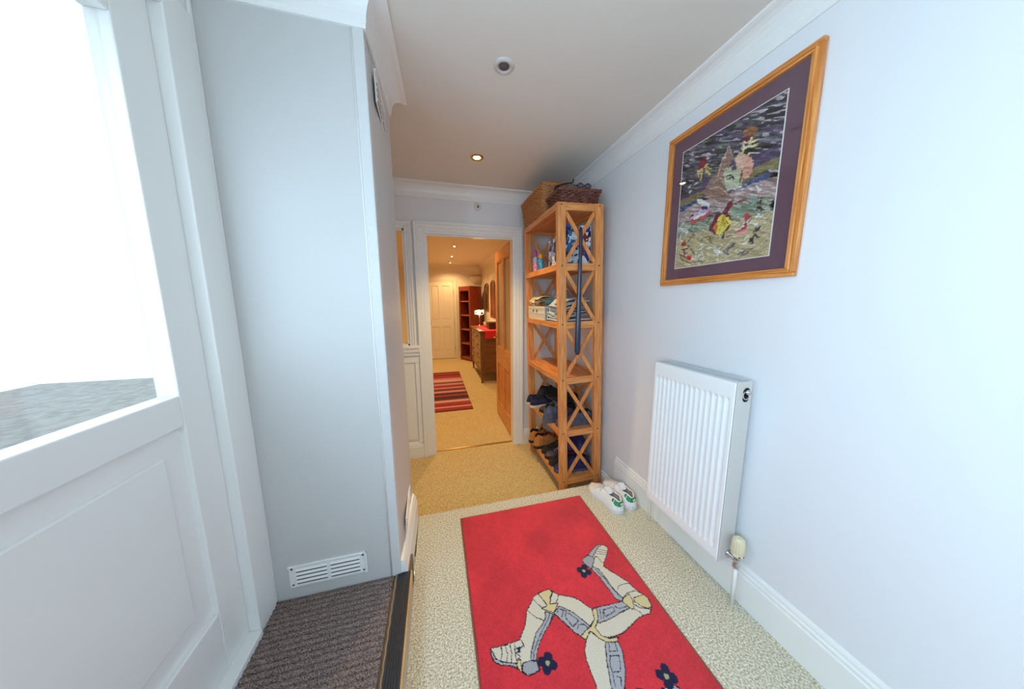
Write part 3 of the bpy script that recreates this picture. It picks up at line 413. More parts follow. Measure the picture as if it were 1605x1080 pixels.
b = MB(); b.box(.004, .084, -HW-.0035, -HW, .0, HH+.002); b.build('side_cover', WS, e, bevel=.0015)
b = MB(); b.box(.004, .084, HW, HW+.0035, .0, HH+.002); b.build('side_cover', WS, e, bevel=.0015)
b = MB(); b.box(.002, .010, -HW, HW, HH-.004, HH+.003); b.box(.078, .086, -HW, HW, HH-.004, HH+.003)
for i in range(36): b.box(.010, .078, -HW+.010+i*.0118, -HW+.0155+i*.0118, HH-.004, HH+.001)
b.build('top_grille', mat('grille_enamel', (206, 212, 214), .4), e)
b = MB(); n = 120; b.add([(x, -HW+.012+(2*HW-.024)*i/n, z) for x, z in ((.012, .02), (.074, .02)) for i in range(n)], []); 
for i in range(40):
    y = -HW+.014+i*.0102; b.box(.012, .074, y, y+.0012, .06, HH-.05)
b.build('convector_fin', WS, e)
# air vent plug in the end cover
Rp = Matrix.Rotation(-PI/2, 3, 'X')
p = MB().lathe([(.0001, 0), (.0175, 0), (.0175, .0012), (.0001, .0012)], (.054, -HW-.004, HH-.042), 24, Matrix.Rotation(PI/2, 3, 'X')).lathe([(.0001, 0), (.0155, 0), (.0155, .0012), (.0001, .0012)], (.052, -HW-.004, HH-.068), 24, Matrix.Rotation(PI/2, 3, 'X')).build('cover_opening', BLACKM, e)
b = MB().lathe([(.0001, 0), (.011, 0), (.011, .006), (.008, .010), (.0045, .010), (.0045, .015), (.0001, .015)], (.054, -HW-.005, HH-.042), 20, Matrix.Rotation(PI/2, 3, 'X'))
b.build('bleed_valve', CHROME, e)
b = MB().lathe([(.016, 0), (.019, 0), (.019, .002), (.016, .002), (.016, 0)], (.054, -HW-.004, HH-.055), 24, Matrix.Rotation(PI/2, 3, 'X')); b.build('cover_clip', WS, e)
# left tail pipe
b = MB(); b.tube([(.060, HW+.035, .03), (.062, HW+.035, -.04), (.064, HW+.035, -.195)], .0075, 12); b.build('tail_pipe', GLOSS, e)
b = MB(); b.lathe([(.0001, -.02), (.012, -.02), (.012, .018), (.009, .024), (.0001, .024)], (.060, HW+.035, .03), 16); b.tube([(.060, HW, .03), (.060, HW+.035, .03)], .009, 12); b.build('lockshield_valve', GLOSS, e)
# thermostatic valve
v = empty('thermostatic_valve', (.058, -HW-.040, .03), parent=e)
b = MB(); b.tube([(0, .038, 0), (0, .030, 0), (0, .028, 0), (0, 0, 0)], [.017, .017, .010, .010], 18); b.lathe([(.0001, -.038), (.011, -.038), (.013, -.034), (.013, -.022), (.0105, -.018), (.0105, .012), (.014, .014), (.014, .024), (.0001, .024)], (0, 0, 0), 18); b.build('valve_body', CHROME, v)
b = MB(); IV = mat('cream_plastic', (228, 214, 178), .4); b.lathe([(.0001, .022), (.019, .022), (.0225, .028), (.0225, .034), (.019, .037)], (0, 0, 0), 28)
def P(i, j):
    a = 2*PI*i/144; zz = [.036, .042, .092, .102, .106][j]; r = [.021, .0245, .0222, .0195, .011][j]; r += .0011*math.sin(a*18) if j in (1, 2) else 0
    return (r*math.cos(a), r*math.sin(a), zz)
b.grid(P, 144, 5, closed_u=True); b.lathe([(.011, .106), (.0001, .1065)], (0, 0, 0), 36); b.build('thermostat_head', IV, v)
MB().rbox((-.0135, -.0185, .031), (.006, .002, .005), Matrix.Rotation(-.6, 3, 'Z')).rbox((.004, -.0228, .031), (.004, .002, .004)).build('index_mark', BLACKM, v)
b = MB(); b.tube([(0, 0, -.03), (.002, 0, -.10), (.003, 0, -.225)], .0078, 14); b.build('supply_pipe', GLOSS, e, loc=(.058, -HW-.040, .03))
# ------------------------------------------------------------------ framed embroidery
e = empty('framed_embroidery', (XR, 1.366, 1.400), label='framed embroidered seabed picture in wide wooden frame above the radiator', cat='picture')
FW_, FH_ = .626, .746   # local: X out of wall is -x, run towards camera is -y
def fr(a, c, x0, x1, m, name, axm):
    for nm, bx in (('a', (-FW_+a, -a, FH_-c, FH_-a)), ('b', (-FW_+a, -a, a, c))):
        MB().box(x0, x1, bx[0], bx[1], bx[2], bx[3]).build(name, oakd('y'), e, bevel=.003)
    for y0, y1 in ((-FW_+a, -FW_+c), (-c, -a)): MB().box(x0, x1, y0, y1, c, FH_-c).build(name, oakd('z'), e, bevel=.003)
fr(0, .014, -.024, -.002, 0, 'outer_frame', 0); fr(.013, .021, -.030, -.002, 0, 'middle_bead', 0); fr(.020, .030, -.026, -.002, 0, 'inner_frame', 0)
MB().box(-.012, -.010, -FW_+.028, -.028, .028, FH_-.028).build('mount', mat('plum_mount', (104, 70, 84), .8), e)
ART = [["F","ppl",0,[[-0.0584,0.3671],[0.0027,0.3568],[0.1147,0.3648],[0.2052,0.3826],[0.3019,0.3904],[0.405,0.3947],[0.4331,0.395],[0.444,0.2996],[0.4135,0.3195],[0.3408,0.3274],[0.2305,0.3219],[0.1205,0.3076],[0.0117,0.3041],[-0.0522,0.3029]]],["F","olv",0,[[-0.0553,0.335],[0.0081,0.34],[0.0715,0.3429],[0.1386,0.3424],[0.2207,0.3256],[0.2756,0.3216],[0.3543,0.3446],[0.4101,0.3496],[0.439,0.3437],[0.4431,0.3069],[0.4135,0.3195],[0.3426,0.3114],[0.2953,0.298],[0.1821,0.3223],[0.0978,0.3105],[0.0098,0.2846],[-0.0511,0.2922]]],["F","blu",0,[[0.0051,0.3061],[0.075,0.3085],[0.0997,0.3145],[0.1017,0.2952],[0.053,0.2894],[0.0063,0.2806]]],["F","blu",0,[[0.2655,0.2925],[0.2962,0.2896],[0.3287,0.2934],[0.3591,0.301],[0.4156,0.3006],[0.4169,0.2893],[0.3684,0.2861],[0.3259,0.2827],[0.2802,0.2791]]],["F","pnk",0,[[0.0041,0.2762],[0.11,0.3018],[0.2343,0.2868],[0.3296,0.2853],[0.4174,0.2855],[0.4465,0.2774],[0.4557,0.1961],[0.4263,0.2059],[0.3293,0.2143],[0.2221,0.222],[-0.0042,0.2277]]],["F","grn",0,[[0.0025,0.2259],[0.1416,0.2088],[0.2514,0.2133],[0.3026,0.2308],[0.4246,0.2211],[0.4323,0.1526],[0.3357,0.1564],[0.1993,0.1574],[0.003,0.1539]]],["F","bei",0,[[0.002,0.1645],[0.1993,0.1574],[0.3357,0.1564],[0.4315,0.1602],[0.4726,0.1623],[0.4979,-0.0598],[-0.0198,-0.0335]]],["F","red",0,[[0.1021,0.4879],[0.1179,0.4914],[0.133,0.4784],[0.1354,0.4553],[0.1229,0.4429],[0.1011,0.4431],[0.0939,0.4598]]],["L","yel",0.007,[[0.1173,0.4453],[0.1021,0.4336],[0.1011,0.4112]]],["L","yel",0.007,[[0.1173,0.4453],[0.1145,0.4194],[0.1117,0.3933]]],["L","yel",0.007,[[0.1297,0.4489],[0.1414,0.4173],[0.1586,0.4015]]],["L","yel",0.007,[[0.1326,0.4521],[0.1504,0.4312],[0.1616,0.4221]]],["L","yel",0.007,[[0.1155,0.4415],[0.0935,0.4417],[0.0931,0.4235]]],["F","brn",0,[[0.2929,0.5107],[0.3123,0.5154],[0.3445,0.5016],[0.3525,0.4826],[0.3404,0.4707],[0.3082,0.4814]]],["F","mar",0,[[0.2912,0.4885],[0.3158,0.4834],[0.3408,0.4668],[0.3354,0.4472],[0.3063,0.4617],[0.293,0.4722]]],["L","crm",0.007,[[0.2914,0.4107],[0.3052,0.4354],[0.3276,0.4473],[0.354,0.4489]]],["L","crm",0.007,[[0.3052,0.4354],[0.2991,0.4538],[0.302,0.4639]]],["L","crm",0.007,[[0.3202,0.4434],[0.3411,0.4294],[0.3562,0.4295]]],["L","crm",0.007,[[0.2983,0.4232],[0.3163,0.4071],[0.332,0.4075]]],["L","crm",0.007,[[0.3276,0.4473],[0.3247,0.4601],[0.3336,0.463]]],["F","tan",0,[[0.1658,0.3811],[0.2033,0.4003],[0.2224,0.4421],[0.2407,0.4824],[0.2647,0.4229],[0.2346,0.3706],[0.2497,0.3149],[0.2637,0.2683],[0.2169,0.2712],[0.153,0.3058],[0.1345,0.3303]]],["F","pnk2",0,[[0.2701,0.4125],[0.2888,0.4355],[0.3069,0.4192],[0.3273,0.3792],[0.3201,0.3359],[0.3109,0.3081],[0.2899,0.3481]]],["F","pk3",0,[[0.3069,0.4192],[0.3329,0.3995],[0.351,0.3611],[0.3481,0.3321],[0.3223,0.3155],[0.3141,0.3539]]],["F","pal",0,[[0.224,0.3833],[0.2409,0.3969],[0.2654,0.3759],[0.2959,0.3694],[0.3091,0.3246],[0.3127,0.2915],[0.2783,0.2961],[0.2515,0.2975],[0.2335,0.3376]]],["L","brn",0.006,[[0.3055,0.3575],[0.3048,0.3263],[0.3032,0.3031]]],["L","dk",0.005,[[0.2403,0.36],[0.2586,0.3567],[0.2742,0.3343]]],["L","dk",0.004,[[0.2464,0.3451],[0.2688,0.3445]]],["L","tan2",0.004,[[0.2407,0.4824],[0.2135,0.4378],[0.197,0.3688]]],["L","tan2",0.004,[[0.2407,0.4824],[0.2592,0.4334]]],["L","tan2",0.004,[[0.2331,0.4699],[0.2114,0.4137]]],["L","tan2",0.004,[[0.1783,0.3587],[0.217,0.3609],[0.2402,0.3184]]],["L","tan2",0.004,[[0.1599,0.3392],[0.2108,0.3292],[0.2534,0.2802]]],["F","wh",0,[[0.1004,0.3138],[0.121,0.3088],[0.1536,0.2853],[0.1728,0.2612],[0.1662,0.2452],[0.1387,0.2645],[0.114,0.2907]]],["F","lil",0,[[0.0685,0.2377],[0.1126,0.2613],[0.1354,0.2545],[0.1705,0.244],[0.1638,0.2278],[0.1111,0.2317]]],["F","pur",0,[[0.1299,0.2654],[0.1381,0.2702],[0.1554,0.2685],[0.1676,0.2521],[0.1575,0.2478],[0.1355,0.2537]]],["F","rd2",0,[[0.065,0.225],[0.0982,0.2238],[0.1511,0.2278],[0.1755,0.2353],[0.1826,0.226],[0.1614,0.2103],[0.1177,0.211],[0.0815,0.2032]]],["L","mar",0.005,[[0.0685,0.2377],[0.0954,0.2513],[0.1216,0.2605]]],["F","wh",0,[[0.0738,0.2324],[0.141,0.2417],[0.1549,0.2322],[0.0985,0.2199]]],["L","dgr",0.004,[[0.2072,0.24],[0.1855,0.218],[0.1605,0.1775]]],["L","dgr",0.004,[[0.1045,0.2069],[0.087,0.196],[0.07,0.1747],[0.1045,0.1609],[0.0655,0.1222]]],["L","dgr",0.004,[[0.0672,0.1059],[0.0938,0.0812],[0.115,0.0579]]],["L","tea",0.008,[[0.2002,0.2315],[0.2153,0.2375]]],["L","olv",0.006,[[0.1417,0.107],[0.1532,0.1234],[0.1786,0.1254],[0.2047,0.1125]]],["L","olv",0.005,[[0.1616,0.1254],[0.1979,0.0994]]],["L","olv",0.005,[[0.1829,0.1245],[0.199,0.0882]]],["L","wh",0.005,[[0.0307,0.2222],[0.0174,0.2013],[0.054,0.1884],[0.0581,0.1716],[0.0522,0.157]]],["L","wh",0.005,[[0.054,0.1884],[0.0304,0.174],[0.0162,0.1608],[0.0236,0.1388],[0.0345,0.1325]]],["L","wh",0.005,[[0.1217,0.0374],[0.1251,0.0718],[0.1494,0.0751],[0.1545,0.0893],[0.1427,0.0973],[0.1342,0.0932]]],["L","wh",0.005,[[0.1341,0.0277],[0.139,0.0463],[0.1565,0.0493],[0.1649,0.0309],[0.1503,0.0235],[0.1316,0.03]]],["F","org",0,[[0.026,0.1137],[0.03,0.1252],[0.0495,0.1335],[0.0636,0.1166],[0.0423,0.1045]]],["L","mar",0.007,[[0.0333,0.0919],[0.0688,0.0896]]],["L","mar",0.007,[[0.0398,0.0784],[0.0712,0.0651]]],["L","mar",0.007,[[0.0336,0.063],[0.0628,0.0503]]],["L","mar",0.007,[[0.0485,0.0932],[0.0577,0.051]]],["F","rd3",0,[[0.0657,0.0458],[0.072,0.0569],[0.0918,0.0538],[0.0981,0.0389],[0.0867,0.0326],[0.0716,0.0368]]],["L","wh",0.008,[[0.1007,0.0366],[0.1176,0.0321]]],["F","mar",0,[[0.1766,0.1584],[0.1969,0.1804],[0.208,0.2173],[0.2379,0.2087],[0.2571,0.2454],[0.2834,0.2493],[0.2664,0.2005],[0.2885,0.1608],[0.2692,0.1318],[0.2286,0.115],[0.2017,0.1344]]],["F","yel2",0,[[0.2157,0.1445],[0.2205,0.1919],[0.2383,0.2043],[0.2636,0.1843],[0.289,0.1565],[0.2678,0.145],[0.2555,0.1307],[0.238,0.1173],[0.2206,0.1256]]],["F","org2",0,[[0.1993,0.1574],[0.2139,0.1893],[0.2218,0.1519],[0.2141,0.1316]]],["L","brn",0.003,[[0.2436,0.1985],[0.2426,0.1642],[0.2307,0.141]]],["L","brn",0.003,[[0.2494,0.1883],[0.2716,0.1525]]],["L","mar",0.004,[[0.2475,0.2059],[0.2674,0.2338],[0.3186,0.2377],[0.3613,0.212]]],["L","mar",0.004,[[0.2523,0.2045],[0.2761,0.2352],[0.3275,0.2308]]],["F","wh",0,[[0.273,0.0967],[0.3154,0.1126],[0.3398,0.1553],[0.3505,0.1683],[0.3581,0.1345],[0.3411,0.1066],[0.3,0.0951]]],["F","rd2",0,[[0.3296,0.1742],[0.3491,0.1805],[0.3586,0.166],[0.349,0.1448],[0.3568,0.111],[0.325,0.1021],[0.2818,0.0991],[0.3308,0.1253],[0.3407,0.147]]],["F","pk3",0,[[0.2986,0.1081],[0.3559,0.1192],[0.3617,0.1018],[0.3172,0.0956]]],["L","dk",0.006,[[0.2541,0.1181],[0.2542,0.0989]]],["L","brn",0.007,[[0.2676,0.1038],[0.2859,0.1024]]],["L","tea",0.01,[[0.3406,0.2057],[0.3612,0.2027],[0.3638,0.2382]]],["L","tea",0.012,[[0.3022,0.2001],[0.331,0.1984]]],["L","tea",0.008,[[0.35,0.2429],[0.3657,0.1913]]],["L","dk",0.008,[[0.3916,0.219],[0.3931,0.2056]]],["L","dk",0.008,[[0.3866,0.2077],[0.4036,0.1958]]],["L","dk",0.008,[[0.3826,0.1861],[0.4046,0.173]]],["L","dk",0.008,[[0.3881,0.1942],[0.3957,0.1821]]],["L","dk",0.008,[[0.3872,0.1154],[0.3798,0.0937]]],["L","dk",0.008,[[0.4004,0.1122],[0.3887,0.1017]]],["L","dk",0.008,[[0.3802,0.0903],[0.3984,0.0729]]],["L","dk",0.008,[[0.3684,0.0759],[0.3772,0.057]]],["L","dk",0.008,[[0.37,0.0619],[0.3779,0.0807]]],["L","wh",0.007,[[0.3882,0.1648],[0.3995,0.1485]]],["L","wh",0.007,[[0.3827,0.1565],[0.4052,0.1534]]],["L","wh",0.007,[[0.365,0.1378],[0.3861,0.1257]]],["L","wh",0.007,[[0.3509,0.0796],[0.3607,0.0844]]],["L","wh",0.007,[[0.3425,0.0604],[0.3564,0.0611]]],["L","wh",0.007,[[0.2183,0.0575],[0.2364,0.0467]]],["L","wh",0.007,[[0.2283,0.0442],[0.2445,0.0491]]],["L","wh",0.007,[[0.3698,0.272],[0.3813,0.2549]]],["L","wh",0.007,[[0.3821,0.2482],[0.3875,0.2559]]],["L","wh",0.007,[[0.31,0.1274],[0.3383,0.131]]],["L","gry",0.007,[[0.266,0.0379],[0.3088,0.0706]]],["L","gry",0.007,[[0.2721,0.0556],[0.3066,0.0565]]],["L","gry",0.007,[[0.2611,0.0463],[0.2869,0.027]]],["L","gry",0.007,[[0.3253,0.0208],[0.3528,0.0304]]],["L","gry",0.007,[[0.3696,0.0344],[0.3863,0.0349]]],["L","gry",0.007,[[0.3367,0.0154],[0.3677,0.0209]]],["L","wh",0.006,[[0.1755,0.0742],[0.2089,0.0718]]],["L","wh",0.006,[[0.2109,0.0532],[0.2505,0.0393]]],["L","wh",0.006,[[0.2175,0.0666],[0.2427,0.0513]]],["L","wh",0.006,[[0.2287,0.0357],[0.2375,0.0271]]],["L","grn2",0.006,[[0.0195,0.0735],[0.0439,0.0367],[0.0954,0.0174],[0.1731,0.0145]]],["L","wh",0.004,[[0.0482,0.3927],[0.0671,0.3933]]],["L","wh",0.004,[[0.0444,0.3827],[0.0585,0.3851]]],["L","wh",0.004,[[0.0768,0.3896],[0.0949,0.3902]]],["L","wh",0.004,[[0.0563,0.3592],[0.0605,0.3654]]]]
AW, AH, st = .442, .566, .0013
w_, h_ = int(AW/st)+1, int(AH/st)+1; X, Y = np.meshgrid(np.linspace(0, AW, w_), np.linspace(0, AH, h_))
pal = dict(ppl=(86, 72, 98), olv=(134, 122, 84), blu=(54, 74, 116), pnk=(170, 146, 140), grn=(150, 154, 130), bei=(190, 172, 132), red=(128, 30, 46), yel=(222, 186, 122), brn=(150, 100, 58), mar=(112, 42, 56), crm=(232, 212, 150), tan=(150, 118, 104), tan2=(196, 170, 150), pnk2=(214, 176, 150), pk3=(222, 160, 140), pal=(196, 196, 166), dk=(58, 50, 58), wh=(228, 226, 218), lil=(204, 180, 196), pur=(80, 58, 112), rd2=(190, 84, 84), dgr=(50, 62, 52), tea=(124, 156, 140), org=(170, 70, 40), rd3=(200, 40, 40), yel2=(234, 204, 90), org2=(206, 120, 60), gry=(110, 106, 108), grn2=(112, 120, 80))
# stitched water: slanting streaks of dark and pale thread
def streak(cy, cx):
    g = np.random.rand(cy+3, cx+3); s = (Y+X*.42)/(AH*1.4)*cy; t = X/AW*cx
    si = np.clip(s.astype(int), 0, cy+1); ti = np.clip(t.astype(int), 0, cx+1); fs = s-si; ft = t-ti; fs = fs*fs*(3-2*fs); ft = ft*ft*(3-2*ft)
    return (g[si, ti]*(1-ft)+g[si, ti+1]*ft)*(1-fs)+(g[si+1, ti]*(1-ft)+g[si+1, ti+1]*ft)*fs
s1 = streak(90, 9); s2 = streak(150, 16); s3 = streak(30, 4)
img = np.zeros((h_, w_, 3)); img[:] = (78, 76, 82); img += ((s1-.5)*90)[..., None]
img[(s2 > .72) & (s3 > .35)] = (176, 160, 162); img[(s2 < .2)] = (36, 38, 42); img[(s1 > .68) & (s3 < .45)] = (84, 64, 96); img[(s2 > .6) & (s3 < .25)] = (110, 116, 96)
wx = X+.008*(vnoise(h_, w_, 70, 50)-.5)+.003*(np.random.rand(h_, w_)-.5); wy = Y+.008*(vnoise(h_, w_, 70, 50)-.5)+.003*(np.random.rand(h_, w_)-.5)
paint(img, wx, wy, ART[:6], pal, 0, 0, st)
bandmask = Y < .30
img[Y < .30] += ((s2-.5)*44+(s1-.5)*30)[Y < .30][:, None]
paint(img, wx, wy, ART[6:], pal, 0, 0, st)
for q in range(2600):   # single satin stitches
    cx, cy = random.random()*AW, random.random()*AH; a = -.36+.5*(random.random()-.5)+(1.1*random.random() if cy < .2 else 0); ln = .006+.010*random.random(); dx, dy = math.cos(a)*ln/2, math.sin(a)*ln/2
    col = img[min(h_-1, int(cy/st)), min(w_-1, int(cx/st))]; pal['s'] = np.clip(col*(.72+.62*random.random())+(random.random()-.5)*16, 14, 240)
    paint(img, X, Y, [('L', 's', .0022, [(cx-dx, cy-dy), (cx+dx, cy+dy)])], pal, 0, 0, st)
img += ((np.random.rand(h_, w_)-.5)*44+(s2-.5)*34+(s1-.5)*24)[..., None]
painted('embroidery', img, lambda u, v: np.stack([-.0135-.0015*np.random.rand(*u.shape), -.090-AW*u, .089-.003+AH*v], -1), dyed('embroidery_thread', bump=.6, bs=500, dist=.002, sheen=0, var=.15, vs=500), e)
b = MB(); y0, y1, z0, z1 = -.090-AW, -.090, .086, .086+AH
for bx in ((y0-.003, y1+.003, z1, z1+.003), (y0-.003, y1+.003, z0-.003, z0), (y0-.003, y0, z0, z1), (y1, y1+.003, z0, z1)): b.box(-.0145, -.012, *bx)
b.build('mount_bevel', mat('mount_bevel', (236, 232, 224), .7), e)
MB().box(-.0205, -.0190, -FW_+.026, -.026, .026, FH_-.026).build('glass', clearglass('picture_glass', (1, 1, 1), .05, .01), e)
# ------------------------------------------------------------------ ceiling and wall fittings
def downlight(loc, label, r=.041, power=12, col=(1, .70, .35), grp=None, spotsz=2.6):
    e = empty('ceiling_downlight', loc, label=label, cat='ceiling light', group=grp)
    MB().lathe([(r*.66, .0), (r*.70, -.006), (r*.92, -.005), (r, .0)], n=32).build('trim_ring', BRASS, e)
    MB().lathe([(r*.66, .0), (r*.60, .012), (r*.52, .022)], n=32).build('reflector', BRASS, e)
    MB().lathe([(.0001, -.004), (r*.4, -.003), (r*.58, .004)], n=24).build('lamp', mat('lamp_glow', (255, 240, 210), .5, emit=(1, .84, .58), es=40), e)
    l = light('downlight_beam', 'SPOT', (loc[0], loc[1], loc[2]-.02), power, col, spot_size=spotsz, spot_blend=.8, shadow_soft_size=.03); return e
downlight((.325, 2.19, ZC), 'lit brass-rimmed downlight in the near ceiling above the doorway', r=.047, power=66, col=(1, .70, .28), spotsz=1.62)
for (x, y), l in zip(((.352, 5.27), (.366, 6.4), (.38, 7.35)), ('nearest lit spotlight in the ceiling beyond the doorway', 'middle one of the three lit spotlights beyond the doorway', 'farthest small spotlight in the ceiling beyond the doorway')):
    downlight((x, y, ZF), l, grp='spotlights in the far hall ceiling', power=42)
light('downlight_beam', 'SPOT', (.34, 3.9, ZF-.02), 42, (1, .70, .35), spot_size=2.6, spot_blend=.9, shadow_soft_size=.03)
e = empty('ceiling_speaker', (.331, 1.369, ZC), label='unlit round grey-centred fitting in the near ceiling', cat='ceiling fitting')
MB().lathe([(.0001, -.002), (.026, -.003), (.03, -.009), (.038, -.008), (.045, -.003), (.046, .001)], n=36).build('ring', mat('speaker_ring', (206, 200, 194), .4), e)
MB().lathe([(.0001, -.0045), (.0225, -.0045), (.0235, -.002)], n=28).build('grille', mat('speaker_grille', (96, 88, 92), .6, bump=.6, bscale=600), e)
e = empty('wall_sensor', (.405, YF, 2.187), label='small round white sensor on the wall above the doorway', cat='sensor')
RX = Matrix.Rotation(PI/2, 3, 'X')
MB().lathe([(.0001, .012), (.020, .012), (.024, .016), (.030, .014), (.034, .006), (.034, 0)], n=32, R=RX).build('housing', mat('sensor_white', (226, 214, 200), .4), e)
MB().lathe([(.0001, .020), (.008, .020), (.0095, .012)], c=(.003, 0, -.002), n=16, R=RX).rbox((.004, -.016, .008), (.010, .008, .006)).build('lens', mat('sensor_lens', (120, 108, 100), .3), e)
# ------------------------------------------------------------------ pine shelf unit
SW, SD, SH = .345, .750, 2.162
shelf = empty('shelf_unit', (.868, 1.84, ZL), (0, -.032, 0), label='tall honey-coloured pine shelf unit with crossed end braces', cat='shelf unit')
SM = shelf.matrix_basis.copy(); SM = Matrix.Translation((.868, 1.84, ZL)) @ Matrix.Rotation(-.032, 4, 'Y')
def sp(x, y, z): return SM @ Vector((x, y, z))
PW, PT = .060, .034
pz, px_, py_ = pine('z'), pine('x'), pine('y')
tops = [.150, .543, .954, 1.362, 1.766, SH]
for x in (0, SW-PW):
    for y in (0, SD-PT):
        MB().box(x, x+PW, y, y+PT, (-.0 if x == 0 else -.010), SH).build('post', pz, shelf, bevel=.003)
PEG = mat('dark_peg', (96, 48, 24), .5)
for ey, yy in ((0, 0), (1, SD-PT)):
    for z in tops:
        MB().box(PW, SW-PW, yy+.004, yy+PT-.004, z-.050, z).build('end_rail', px_, shelf, bevel=.003)
    for i in range(5):
        z0, z1 = tops[i]+.002, tops[i+1]-.052
        for s, dy in ((1, .004), (-1, -.004)):
            a = (PW-.002, yy+PT/2+dy, z0 if s > 0 else z1); b_ = (SW-PW+.002, yy+PT/2+dy, z1 if s > 0 else z0)
            MB().bar(a, b_, .026, .012, up=(0, 1, 0)).build('cross_brace', pz, shelf, bevel=.0015)
for z in tops:
    for x in (PW*.5, SW-PW*.5):
        MB().lathe([(.0001, .0012), (.0055, .0012), (.0055, -.004), (.0001, -.004)], (x, 0, z-.016), 12, RX).build('peg', PEG, shelf)
    MB().box(.010, SW-.010, PT+.001, SD-PT-.001, z-.030, z-.006).build('shelf_board', py_, shelf, bevel=.002)
    MB().box(.002, .024, PT, SD-PT, z-.044, z-.001).build('side_rail', py_, shelf, bevel=.002)
    MB().box(SW-.024, SW-.002, PT, SD-PT, z-.044, z-.001).build('side_rail', py_, shelf, bevel=.002)
for i in (1, 3):
    for s in (1, -1):
        z0, z1 = tops[i]+.002, tops[i+1]-.05
        MB().bar((SW-.012+s*.005, PT, z0 if s > 0 else z1), (SW-.012+s*.005, SD-PT, z1 if s > 0 else z0), .026, .010, up=(1, 0, 0)).build('back_brace', pz, shelf, bevel=.0015)
def on(x, y, i, dz=0): return sp(x, y, tops[i]-.006+dz)
ROT = (0, -.032, 0)
# ------------------------------------------------------------------ wicker baskets
def basket(name, loc, rz, bx, by, tx, ty, H, mt, label, rows, stakes_gap, wr, sr, rimr, loose=0):
    e = empty(name, loc, (0, -.032, rz), label, 'basket')
    def per(t, z):
        k = z/H; hx = bx/2+(tx-bx)/2*k; hy = by/2+(ty-by)/2*k; r = .03; L = 2*(hx+hy)*2; t = (t % 1)*4; s = int(t); f = t-s
        c = [(-hx, -hy), (hx, -hy), (hx, hy), (-hx, hy)]; a = c[s]; b = c[(s+1) % 4]; x = a[0]+(b[0]-a[0])*f; y = a[1]+(b[1]-a[1])*f
        n = [(0, -1), (1, 0), (0, 1), (-1, 0)][s]; return x, y, n
    nx = int(tx/stakes_gap); ny = int(ty/stakes_gap); T = []
    for s in range(4):
        n = nx if s % 2 == 0 else ny; T += [(s+(q+.5)/n)/4 for q in range(n)]
    b = MB()
    for t in T:
        pts = []
        for k in range(2):
            x, y, n = per(t, H*k); pts.append((x, y, H*k))
        b.tube(pts, sr, 5)
    tag(b.build('stakes', mt, e), kind='stuff')
    b = MB()
    for j in range(rows):
        z = (j+.5)*H/rows; pts = []
        for q, t in enumerate(T):
            x, y, n = per(t, z); s = (sr+wr*.6)*(1 if (q+j) % 2 else -1); zz = z+(random.random()-.5)*loose
            pts.append((x+n[0]*s, y+n[1]*s, zz))
        b.tube(pts, wr*(1+.15*random.random()), 5, closed=True)
    tag(b.build('weave', mt, e), kind='stuff')
    b = MB()
    for ph in (0, PI):
        pts = []
        for q in range(120):
            x, y, n = per(q/120, H); pts.append((x+n[0]*(rimr*.6*math.cos(q*1.1+ph)), y+n[1]*(rimr*.6*math.cos(q*1.1+ph)), H+rimr*.6*math.sin(q*1.1+ph)))
        b.tube(pts, rimr, 6, closed=True)
    b.build('rim', mt, e)
    MB().box(-bx/2+.004, bx/2-.004, -by/2+.004, by/2-.004, .002, .008).build('base', mt, e)
    return e
WLIGHT = mat('golden_wicker', (206, 142, 84), .5, vscale=60, c2=(166, 104, 58)); WDARK = mat('brown_wicker', (128, 76, 58), .5, vscale=50, c2=(84, 44, 34))
def topz(x, y): return sp(x, y, SH+.001)
p = topz(.155, .512)
bk1 = basket('wicker_basket', p, 0, .285, .48, .325, .52, .205, WLIGHT, 'deep golden wicker basket at the back of the shelf unit top', 22, .023, .0045, .0034, .007)
b = MB()
b.box(-.10, -.02, -.262, -.247, .165, .225); b.build('leather_tab', mat('tan_leather', (150, 92, 48), .5, bump=.3), bk1, bevel=.004)
p = topz(.175, .125)
bk2 = basket('wicker_basket', p, 0, .262, .20, .305, .235, .082, WDARK, 'shallow dark brown wicker basket at the front of the shelf top', 8, .024, .0055, .004, .008, loose=.006)
# things lying in the brown basket
p = p+Vector((0, 0, .040))
DK = mat('dark_nylon', (34, 32, 44), .6, bump=.3, bscale=90)
e = empty('folded_umbrella', p, (0, 0, .15), label='dark folded umbrella with hooked handle lying on the brown basket', cat='umbrella')
b = MB(); b.tube([(-.12, .05, .088), (-.06, .05, .092), (.02, .05, .090), (.10, .052, .088)], [.016, .021, .020, .010], 12); b.build('canopy', DK, e)
b = MB(); b.tube([(-.125, .04, .10), (-.07, .02, .118), (-.02, .005, .128), (-.005, .0, .135), (.0, -.002, .155)], [.006, .0055, .005, .005, .004], 8); b.build('handle', BLACKM, e)
e = empty('grey_glove', p, label='crumpled grey and tan knit gloves heaped in the brown basket', cat='gloves')
b = MB()
for q in range(5):
    b.tube([(-.05+q*.022, -.04, .07), (-.045+q*.024, -.02, .097+.006*(q % 2)), (-.04+q*.025, .02, .092)], [.012, .014, .011], 10)
b.build('fingers', mat('knit_taupe', (140, 124, 118), .9, vscale=70, c2=(84, 74, 78), bump=.6, bscale=200), e)
e = empty('eyewear', p, (0, 0, -.05), label='dark rimmed sunglasses resting on the right of the brown basket', cat='sunglasses')
b = MB()
for s in (-1, 1):
    b.tube([(.062+s*.028+.022*math.cos(a), -.045, .098+.014*math.sin(a)) for a in np.linspace(0, 2*PI, 20)[:-1]], .0032, 6, closed=True)
